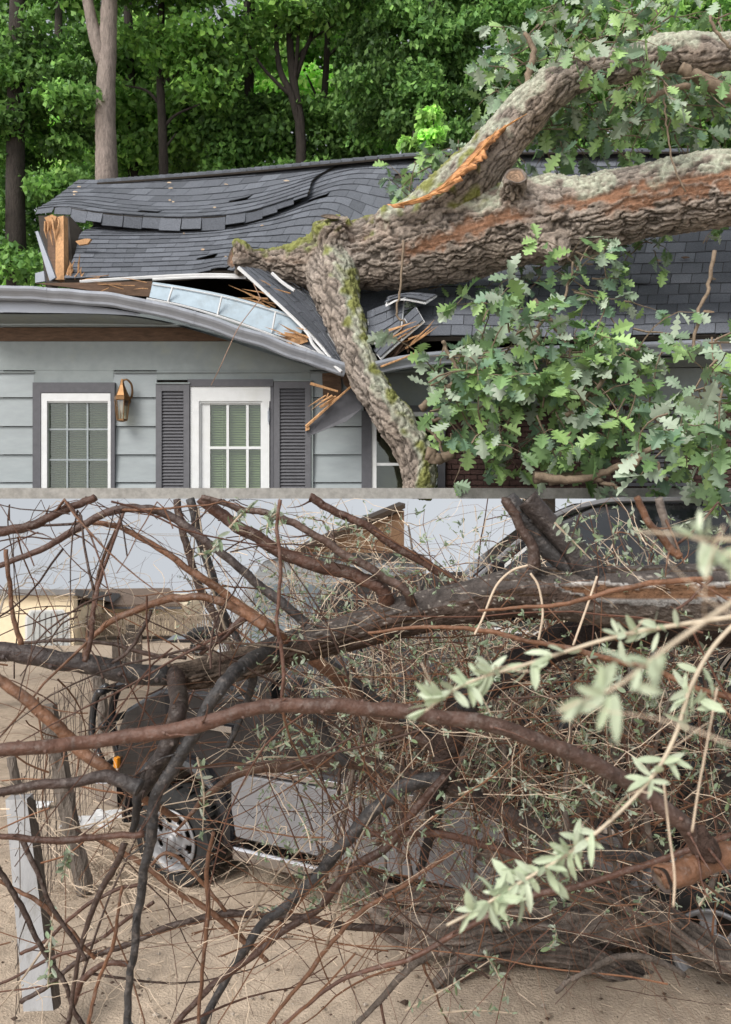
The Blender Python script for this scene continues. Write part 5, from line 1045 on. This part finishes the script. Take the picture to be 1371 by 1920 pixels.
br([(230, 1660), (215, 1760), (190, 1830), (170, 1900)], 3.1, [3, 4, 4, 4], OR*.8, 7)
br([(400, 1560), (388, 1640), (390, 1720), (380, 1800), (375, 1900)], 3.1, [4, 5, 5, 4, 4], OR*.7, 8)
br([(15, 1838), (90, 1800), (180, 1765), (240, 1720), (290, 1690)], 3.4, [3, 4, 4, 4], RD_*.8, 7)
br([(680, 1560), (760, 1562), (850, 1570), (930, 1590), (1000, 1615)], 3.3, [6, 7, 8, 8, 6], RD_*.8, 8)
br([(850, 1600), (760, 1660), (690, 1700), (630, 1760), (580, 1820), (520, 1900)], 3.2, [4, 5, 5, 5, 4], OR*.7, 8)
br([(560, 1900), (640, 1840), (760, 1800), (860, 1750), (980, 1690), (1100, 1655), (1200, 1625), (1371, 1560)], 2.7, [4, 5, 6, 7, 7, 6], RD_*.9, 8)
br([(690, 1900), (760, 1820), (820, 1780)], 3.4, [6, 8, 9], GY, 8, 'branch', 'olrough')
br([(1040, 1860), (1090, 1830), (1150, 1800), (1220, 1795), (1280, 1830)], 3.0, [5, 6, 8, 7, 6], GY*.9, 8, 'branch', 'olrough')
# weathered lower trunks lying on the sand, bottom right
lw = [([(640, 1640), (690, 1700), (760, 1745), (860, 1752), (960, 1742), (1060, 1745), (1160, 1730), (1260, 1735), (1400, 1760)], 4.95, [18, 26, 30, 34, 40, 46, 42, 36, 30], GY*1.15),
      ([(900, 1590), (980, 1620), (1060, 1640), (1150, 1680), (1240, 1730), (1330, 1790), (1420, 1830)], 4.4, [20, 28, 30, 30, 30, 28], GY*.8),
      ([(600, 1600), (680, 1660), (760, 1690), (860, 1700), (960, 1700), (1060, 1700)], 5.05, [12, 18, 22, 28, 28, 20], GY*.9),
      ([(820, 1850), (880, 1800), (960, 1780), (1080, 1790), (1180, 1830), (1300, 1870)], 4.75, [14, 20, 24, 22, 20, 14], GY*.7)]
for q, d_, r_, c_ in lw:
    cen = cr(PP(q, d_), 24); kk = len(cen); rr = np.interp(np.linspace(0, 1, kk), np.linspace(0, 1, len(r_)), r_)/F*d_
    T = nrm(np.gradient(cen, axis=0)); U = nrm(np.array([0, 0, 1.])-T*T[:, 2:3]); W_ = np.cross(T, U); sg = 40; ss = np.concatenate([[0], np.cumsum(np.linalg.norm(np.diff(cen, axis=0), axis=1))]); vv = np.zeros((kk, sg, 3)); cc = np.zeros((kk, sg, 3)); ph = rng.uniform(0, 50)
    for i in range(kk):
        for j in range(sg):
            t_ = j*2*math.pi/sg+.5*math.sin(ss[i]*2+ph); a1, a2 = math.cos(t_), math.sin(t_); n1 = mnoise.noise(Vector((ss[i]*1.6+ph, a1*3.4, a2*3.4))); n2 = mnoise.noise(Vector((ss[i]*4+ph, a1*9, a2*9))); n0 = mnoise.noise(Vector((ss[i]*2.2, a1, a2+ph)))
            vv[i, j] = cen[i]+(U[i]*a1+W_[i]*a2)*rr[i]*(1+.34*n1+.24*n2+.25*n0); cc[i, j] = np.clip(c_*1.35*(1+.9*n1+.9*n2), .012, .5)
    i_ = np.arange(kk-1)[:, None]*sg; j_ = np.arange(sg)[None]; j2 = (j_+1) % sg; mb = MB(); mb.add(vv.reshape(-1, 3), np.stack([i_+j_, i_+j2, i_+sg+j2, i_+sg+j_], -1).reshape(-1, 4), cc.reshape(-1, 3)); mb.fn.append(list(range(sg))); mb.fn.append([(kk-1)*sg+j for j in range(sg)][::-1]); mb.build('trunk', M['olrough'], ol, smooth=True)

# ---- random side shoots off the traced branches and thin wands
def olleaf(mb, p, d_, u_, s, col, wd=.17, fold=.3, curl=.2):
    d_ = nrm(d_); x = nrm(np.cross(d_, u_)); z = np.cross(x, d_); ys = np.array([0, .22, .5, .78, 1.0]); ws = np.array([.25, .8, 1, .8, .08])*wd
    mid = p+d_*s*ys[:, None]-z*s*curl*(ys**2)[:, None]; L_ = mid+(x*ws[:, None]+z*ws[:, None]*fold)*s; R_ = mid+(-x*ws[:, None]+z*ws[:, None]*fold)*s
    v = np.vstack([mid, L_, R_]); f = np.array([(i, i+1, 6+i, 5+i) for i in range(4)]+[(i, 10+i, 11+i, i+1) for i in range(4)]); mb.add(v, f, col)
LS = [np.array(c) for c in ([.27, .33, .22], [.22, .29, .18], [.33, .38, .29], [.19, .25, .13], [.38, .42, .34])]
def tuft(mb, p, n, s, wd=.17, bias=(0, 0, .2), br_=1.0):
    for k in range(n): olleaf(mb, p+rng.normal(0, s*.12, 3), nrm(rng.normal(0, 1, 3)+np.array(bias)), rng.normal(0, 1, 3)+np.array([0, -.4, .8]), s*rng.uniform(.5, 1.15), LS[rng.integers(5)]*rng.uniform(.75, 1.2)*br_, wd*rng.uniform(.75, 1.3), rng.uniform(0, .4), rng.uniform(-.1, .4))
for k in range(30):
    c_ = PATHS[rng.integers(6, len(PATHS))]; p = c_[rng.integers(1, len(c_)-1)]; col = [OR*.8, RD_, DK*1.4, TN*.6, OR*.65][rng.integers(5)]
    q = wig(p, np.array([rng.normal(0, .8), rng.normal(0, .25), rng.normal(0, .8)]), rng.uniform(.4, 1.2), 9, .08); mb = MB(); r_ = np.linspace(.0055, .0009, 10)*p[1]/3; mb.tube(q, r_, 6, col); knots(mb, q, r_*1.2, col, 4); mb.build('shoot', M['olbark'], ol, smooth=True)
def region_wands(n, x0, x1, y0, y1, d0, d1, r0, r1, cols_, ln, curl, dirz=(0, 1), lx=.6, mb=None, leaf=None, pl=.0, ls=.035):
    for k in range(n):
        p = P(rng.uniform(x0, x1), rng.uniform(y0, y1), rng.uniform(d0, d1)); zg = float(ground_z(p[0], p[1])); p[2] = max(p[2], zg+.02)
        q = wig(p, (rng.normal(0, lx), rng.normal(0, .3), rng.uniform(*dirz)), rng.uniform(*ln), 10, curl, -.02); q[:, 2] = np.maximum(q[:, 2], ground_z(q[:, 0], q[:, 1])+.01)
        r_ = rng.uniform(r0, r1); mb.tube(q, np.linspace(r_, r_*.5, 11), 4, cols_[rng.integers(len(cols_))]*rng.uniform(.75, 1.25), cap=False)
        if leaf is not None and rng.random() < pl:
            for i in range(3, 11, 2): tuft(leaf, q[i], int(rng.integers(3, 7)), ls*rng.uniform(.7, 1.2))
mb = MB()
region_wands(42, 15, 700, 1450, 1890, 2.9, 4.2, .0018, .0045, [OR*.8, RD_, OR*.7, TN*.7, DK*1.5], (.5, 1.4), .10, (-.7, .7), 1.0, mb)
region_wands(80, 0, 480, 940, 1450, 2.6, 4.0, .0015, .004, [DK*1.5, RD_*.8, OR*.6, DK*1.3], (.25, .9), .10, (-.6, .8), .8, mb)
region_wands(120, 560, 1371, 1150, 1850, 2.6, 4.2, .0017, .0045, [OR*.8, RD_, OR*.6, DK*1.6], (.4, 1.3), .07, (-.7, .9), .8, mb)
tag(mb.build('twigs', M['dry'], ol), kind='stuff')
mb = MB()
region_wands(330, 600, 1371, 1100, 1750, 2.5, 4.4, .0007, .0018, [TN, TN*.8, OR*.7, OR*.9, RD_, OR*.8], (.15, .8), .22, (-.8, .6), .8, mb)
region_wands(170, 430, 1000, 950, 1300, 3.4, 4.6, .0012, .0024, [TN, TN*1.2, TN*.8], (.15, .7), .22, (-.8, .6), .8, mb)
region_wands(90, 15, 640, 1500, 1880, 2.8, 4.0, .001, .002, [TN, TN*1.2], (.12, .5), .33, (-.6, .6), .9, mb)
region_wands(60, 100, 480, 940, 1300, 3, 4, .001, .002, [TN, TN*.7], (.12, .5), .3, (-.8, .6), .8, mb)
region_wands(470, 520, 1371, 1000, 1780, 2.8, 4.6, .0005, .0011, [TN*.9, RD_*1.2, OR*.9, OR*.7, OR*.5, TN], (.2, .9), .15, (-.9, .6), .7, mb)
region_wands(230, 450, 1000, 1200, 1660, 3.3, 5.0, .0008, .0022, [RD_*.8, OR*.6, DK*1.4, RD_, TN*.6], (.3, 1.1), .10, (-.5, 1), .6, mb)
region_wands(85, 15, 520, 940, 1890, 2.8, 4.2, .0005, .001, [RD_, DK*2, OR*.6, TN*.6], (.2, .7), .13, (-.7, .7), .8, mb)
tag(mb.build('dry_strands', M['dry'], ol), kind='stuff')

# ---- thicket of leafy suckers round the vehicle, one shrub per root
shr = [('pale leafed thicket shrub rising before the white van left of the middle', 490, 9.2, 400, 640, 930, 1150), ('thicket shrub of upright stems before the tan house in the middle', 660, 5.4, 600, 770, 930, 1500), ('thicket shrub with grey leaves covering the middle of the black vehicle', 820, 4.9, 720, 930, 930, 1620),
       ('thicket shrub crowding behind the gnarled forked limb right of the middle', 980, 4.6, 880, 1080, 1050, 1650), ('dense thicket shrub hiding the dark pickup hood at right', 1130, 4.5, 1030, 1240, 960, 1650), ('thicket shrub at the right edge over the rear wheel', 1290, 4.3, 1190, 1400, 960, 1780)]
for lab, cx_, d_, x0, x1, y0, y1 in shr:
    b = P(cx_, 0, d_); sh = thing('thicket_shrub', lab, 'shrub', (b[0], d_, float(ground_z(b[0], d_))), 'thicket shrubs around the buried vehicle')
    ms, mt, ml = MB(), MB(), MB()
    for k in range(21):
        dd = d_+rng.uniform(-.8, .7); p = P(rng.uniform(x0, x1), 925, dd); p[2] = float(ground_z(p[0], p[1])) if cx_ < 500 else P(0, rng.uniform(1420, 1690), dd)[2]; topz = P(0, rng.uniform(y0, y0+350), dd)[2]; ht = max(.5, topz-p[2])
        q = wig(p, (rng.normal(0, .22), rng.normal(0, .1), 1), ht*1.05, 14, .07); r_ = rng.uniform(.007, .017)
        ms.tube(q, np.linspace(r_, r_*.35, 15), 6, [GY*1.1, DK*1.6, RD_*.7, GY*.8, GY*1.4][rng.integers(5)]*rng.uniform(.7, 1.3))
        for t_ in range(11):
            i = int(rng.integers(3, 15)); w_ = wig(q[i], (rng.normal(0, .9), rng.normal(0, .7), rng.uniform(-.2, 1)), rng.uniform(.15, .6), 7, .18)
            mt.tube(w_, np.linspace(.0032, .0012, 8), 4, [TN, RD_*1.2, OR*.8, TN*1.1, GY*1.4, OR*.9][rng.integers(6)]*rng.uniform(.75, 1.2), cap=False)
            if rng.random() < .62:
                for i2 in (3, 5, 7): tuft(ml, w_[i2], int(rng.integers(3, 8)), rng.uniform(.022, .045))
    ms.build('stems', M['olbark'], sh, smooth=True); tw_ = mt.build('twigs', M['dry'], sh); tag(tw_, kind='stuff'); tag(ml.build('leaves', M['olleaf'], sh), kind='stuff')
# small leafy shoots low down and scattered grey leaves near
low = MB(); st_ = MB()
def leafy(px, py, px2, py2, d, s, n, mbl, mbs, r_=.004, col=TN*.8):
    q = cr(PP([(px, py, d), ((px+px2)/2+rng.normal(0, 6), (py+py2)/2+rng.normal(0, 6), d), (px2, py2, d)]), 8); mbs.tube(q, np.linspace(r_, r_*.5, len(q)), 5, col, cap=False)
    for i in np.linspace(1, len(q)-1, n).astype(int): tuft(mbl, q[i], int(rng.integers(3, 6)), s*rng.uniform(.7, 1.2))
for a_ in ((760, 1895, 920, 1800, 3.4), (820, 1900, 960, 1900, 3.4), (910, 1790, 950, 1870, 3.4), (955, 1740, 955, 1640, 3.3), (1310, 1700, 1371, 1660, 3.2), (1030, 1780, 1040, 1740, 3.3), (370, 1420, 380, 1560, 3.0), (440, 1440, 560, 1420, 3.4), (480, 1410, 560, 1380, 3.3), (600, 1690, 560, 1620, 3.4), (640, 1700, 690, 1660, 3.3), (430, 990, 470, 950, 2.9), (370, 1040, 410, 1010, 2.9), (500, 1000, 520, 960, 2.9), (860, 1490, 930, 1440, 3.1), (980, 1470, 1060, 1500, 3.1), (90, 1850, 100, 1700, 3), (120, 1640, 130, 1600, 3), (1040, 980, 1110, 1050, 2.9), (1100, 1230, 1160, 1290, 2.7), (900, 1300, 960, 1400, 2.9), (700, 1440, 640, 1400, 3.3), (1080, 1460, 1180, 1520, 2.8)): leafy(*a_, .036, 8, low, st_)
for k in range(1000):
    p = P(rng.uniform(480, 1371), rng.uniform(960, 1720), rng.uniform(2.8, 4.4)); tuft(low, p, int(rng.integers(4, 9)), rng.uniform(.016, .032))
s2 = low.build('leaves', M['olleaf'], ol); tag(s2, kind='stuff'); tag(st_.build('leafy_shoots', M['dry'], ol), kind='stuff')
# ---- near sprigs of pale leaves
def sprig(lab, path, d, r_, tufts, s, ntw=7):
    pts = [(q[0], q[1], q[2] if len(q) > 2 else d) for q in path]; c_ = cr(PP(pts), 8); t = thing('leafy_sprig', lab, 'branch', c_[0], 'pale sprigs hanging close to the viewer')
    mb = MB(); rr = np.linspace(r_[0], r_[1], len(c_))/F*c_[:, 1]; mb.tube(c_, rr, 8, TN*np.array([.95, 1, 1.0])); knots(mb, c_, rr, TN*.9, 6); mb.build('stem', M['dry'], t, smooth=True)
    ml = MB()
    for (x, y, n) in tufts:
        dn = c_[np.argmin(np.abs((c_[:, 0]/c_[:, 1]*F+CX)-x)+np.abs((HY-(c_[:, 2]-CAMZ)/c_[:, 1]*F)-y))]; p = dn.copy(); pp = P(x, y, dn[1])
        for k in range(int(n*1.7)):
            d_ = nrm(rng.normal(0, 1, 3)*np.array([1, .6, 1])+np.array([-.2, -.2, .1])); kk_ = int(np.clip(np.argmin(np.linalg.norm(c_-dn, axis=1))+rng.integers(-4, 5), 1, len(c_)-2)); d_ = nrm(d_+.5*nrm(c_[kk_-1]-c_[kk_+1])); olleaf(ml, c_[kk_]*.65+(pp+c_[kk_]-dn)*.35+d_*s*.06, d_, rng.normal(0, .8, 3)+np.array([0, -1.0, .5]), s*rng.uniform(.6, 1.15), (LS[rng.integers(5)]*.5+np.array([.36, .40, .29]))*rng.uniform(.85, 1.15), .15*rng.uniform(.75, 1.3), rng.uniform(.05, .4), rng.uniform(-.3, .5))
    ml.build('leaves', M['olleaf'], t)
sprig('pale leafy sprig crossing from lower middle up to the right edge', [(838, 1735), (900, 1702), (975, 1655), (1050, 1610), (1120, 1560), (1185, 1500), (1235, 1440), (1270, 1370), (1295, 1290), (1340, 1210), (1420, 1130)], 1.25, [2.5, 4.5], [(920, 1690, 9), (940, 1670, 7), (985, 1645, 8), (1000, 1690, 6), (1050, 1600, 9), (1075, 1570, 7), (1100, 1590, 4), (1230, 1450, 9), (1310, 1280, 7), (1345, 1330, 6)], .037)
sprig('pale leafy sprig slanting above the long reddish limb at right of middle', [(795, 1335), (850, 1295), (910, 1268), (980, 1248), (1060, 1222), (1150, 1195), (1250, 1175), (1420, 1150)], 1.15, [2, 4.5], [(820, 1310, 8), (850, 1305, 5), (890, 1270, 8), (905, 1300, 4), (1030, 1235, 7), (1180, 1180, 5), (1210, 1200, 5)], .033)
sprig('blurred pale leafy sprig nearest the viewer at right', [(1045, 1335), (1100, 1310), (1160, 1285), (1230, 1230), (1300, 1180), (1400, 1110)], .62, [2, 5], [(1060, 1330, 1), (1105, 1290, 2), (1140, 1310, 3), (1190, 1285, 2), (1220, 1235, 3)], .029)
sprig('blurred pale leafy sprig at the upper right edge', [(1190, 996), (1250, 1000), (1330, 1010), (1450, 1016)], .62, [2, 4], [(1340, 1015, 4), (1355, 1040, 3), (1365, 1005, 3)], .028)
for lab, q, d_, c_ in (('long pale dry stalk hanging at the right edge over the sawn limb', [(1345, 1290), (1325, 1400), (1310, 1480), (1298, 1560)], 1.3, TN*1.1), ('pale dry stalk hanging straight down before the sawn limb', [(1245, 1470), (1255, 1560), (1265, 1640), (1263, 1700)], 1.3, TN*1.1), ('pale stalk looping across the thick trunk right of the middle', [(990, 1060), (960, 1070), (930, 1100), (905, 1160), (890, 1190)], 2.6, TN), ('pale stalk dangling from the thick trunk under the forked limbs', [(995, 1075), (1010, 1100), (1018, 1150), (1010, 1200)], 2.6, TN), ('pale straight stalk crossing the peeled trunk', [(1120, 1080), (1100, 1140), (1075, 1210)], 2.5, TN)):
    mb = MB(); mb.tube(cr(PP(q, d_), 8), 2.2/F*d_, 6, c_); tag(mb.build('dry_stalk', M['dry'], smooth=True), lab, 'twig')
# grit, bark crumbs and dead leaves trodden into the sand
mb = MB()
for k in range(1500):
    x, y = rng.uniform(-3.4, 3), rng.uniform(4.2, 8.5); z = float(ground_z(x, y)); s = rng.uniform(.004, .016)*(2 if rng.random() < .08 else 1); v = rng.normal(0, 1, (6, 3)); v = np.array([[1, 0, 0], [-1, 0, 0], [0, 1, 0], [0, -1, 0], [0, 0, .6], [0, 0, -.6]])*s*rng.uniform(.6, 1.3, (6, 1))+np.array([x, y, z+.012+s*.3])
    mb.add(v, [(0, 2, 4), (2, 1, 4), (1, 3, 4), (3, 0, 4), (2, 0, 5), (1, 2, 5), (3, 1, 5), (0, 3, 5)], [np.array([.2, .15, .11]), np.array([.09, .06, .045]), np.array([.34, .29, .24])][rng.integers(3)]*rng.uniform(.7, 1.2))
tag(mb.build('grit', M['dry']), 'small stones and bark crumbs scattered over the sandy ground', 'gravel', kind='stuff')
# dry litter on the sand
mb = MB()
for k in range(420):
    x, y = rng.uniform(-3.2, 3), rng.uniform(4.3, 7.6); z = float(ground_z(x, y)); a_ = rng.uniform(0, 6.28); l_2 = rng.uniform(.03, .16); mb.tube([(x, y, z+.012), (x+l_2*math.cos(a_), y+l_2*math.sin(a_), z+rng.uniform(.01, .06))], .0025, 3, TN*rng.uniform(.5, 1.1), cap=False)
for k in range(650):
    x, y = rng.normal(-1.75, .35), rng.normal(6.9, .45); z = float(ground_z(x, y)); a_ = rng.uniform(0, 6.28); l_2 = rng.uniform(.08, .3); mb.tube([(x, y, z+rng.uniform(0, .12)), (x+l_2*math.cos(a_), y+l_2*math.sin(a_), z+rng.uniform(.02, .22))], .003, 3, TN*rng.uniform(.6, 1.1), cap=False)
tag(mb.build('dry_litter', M['dry']), 'scattered dry straw and twig litter on the sand beside the front wheel', 'litter', kind='stuff')
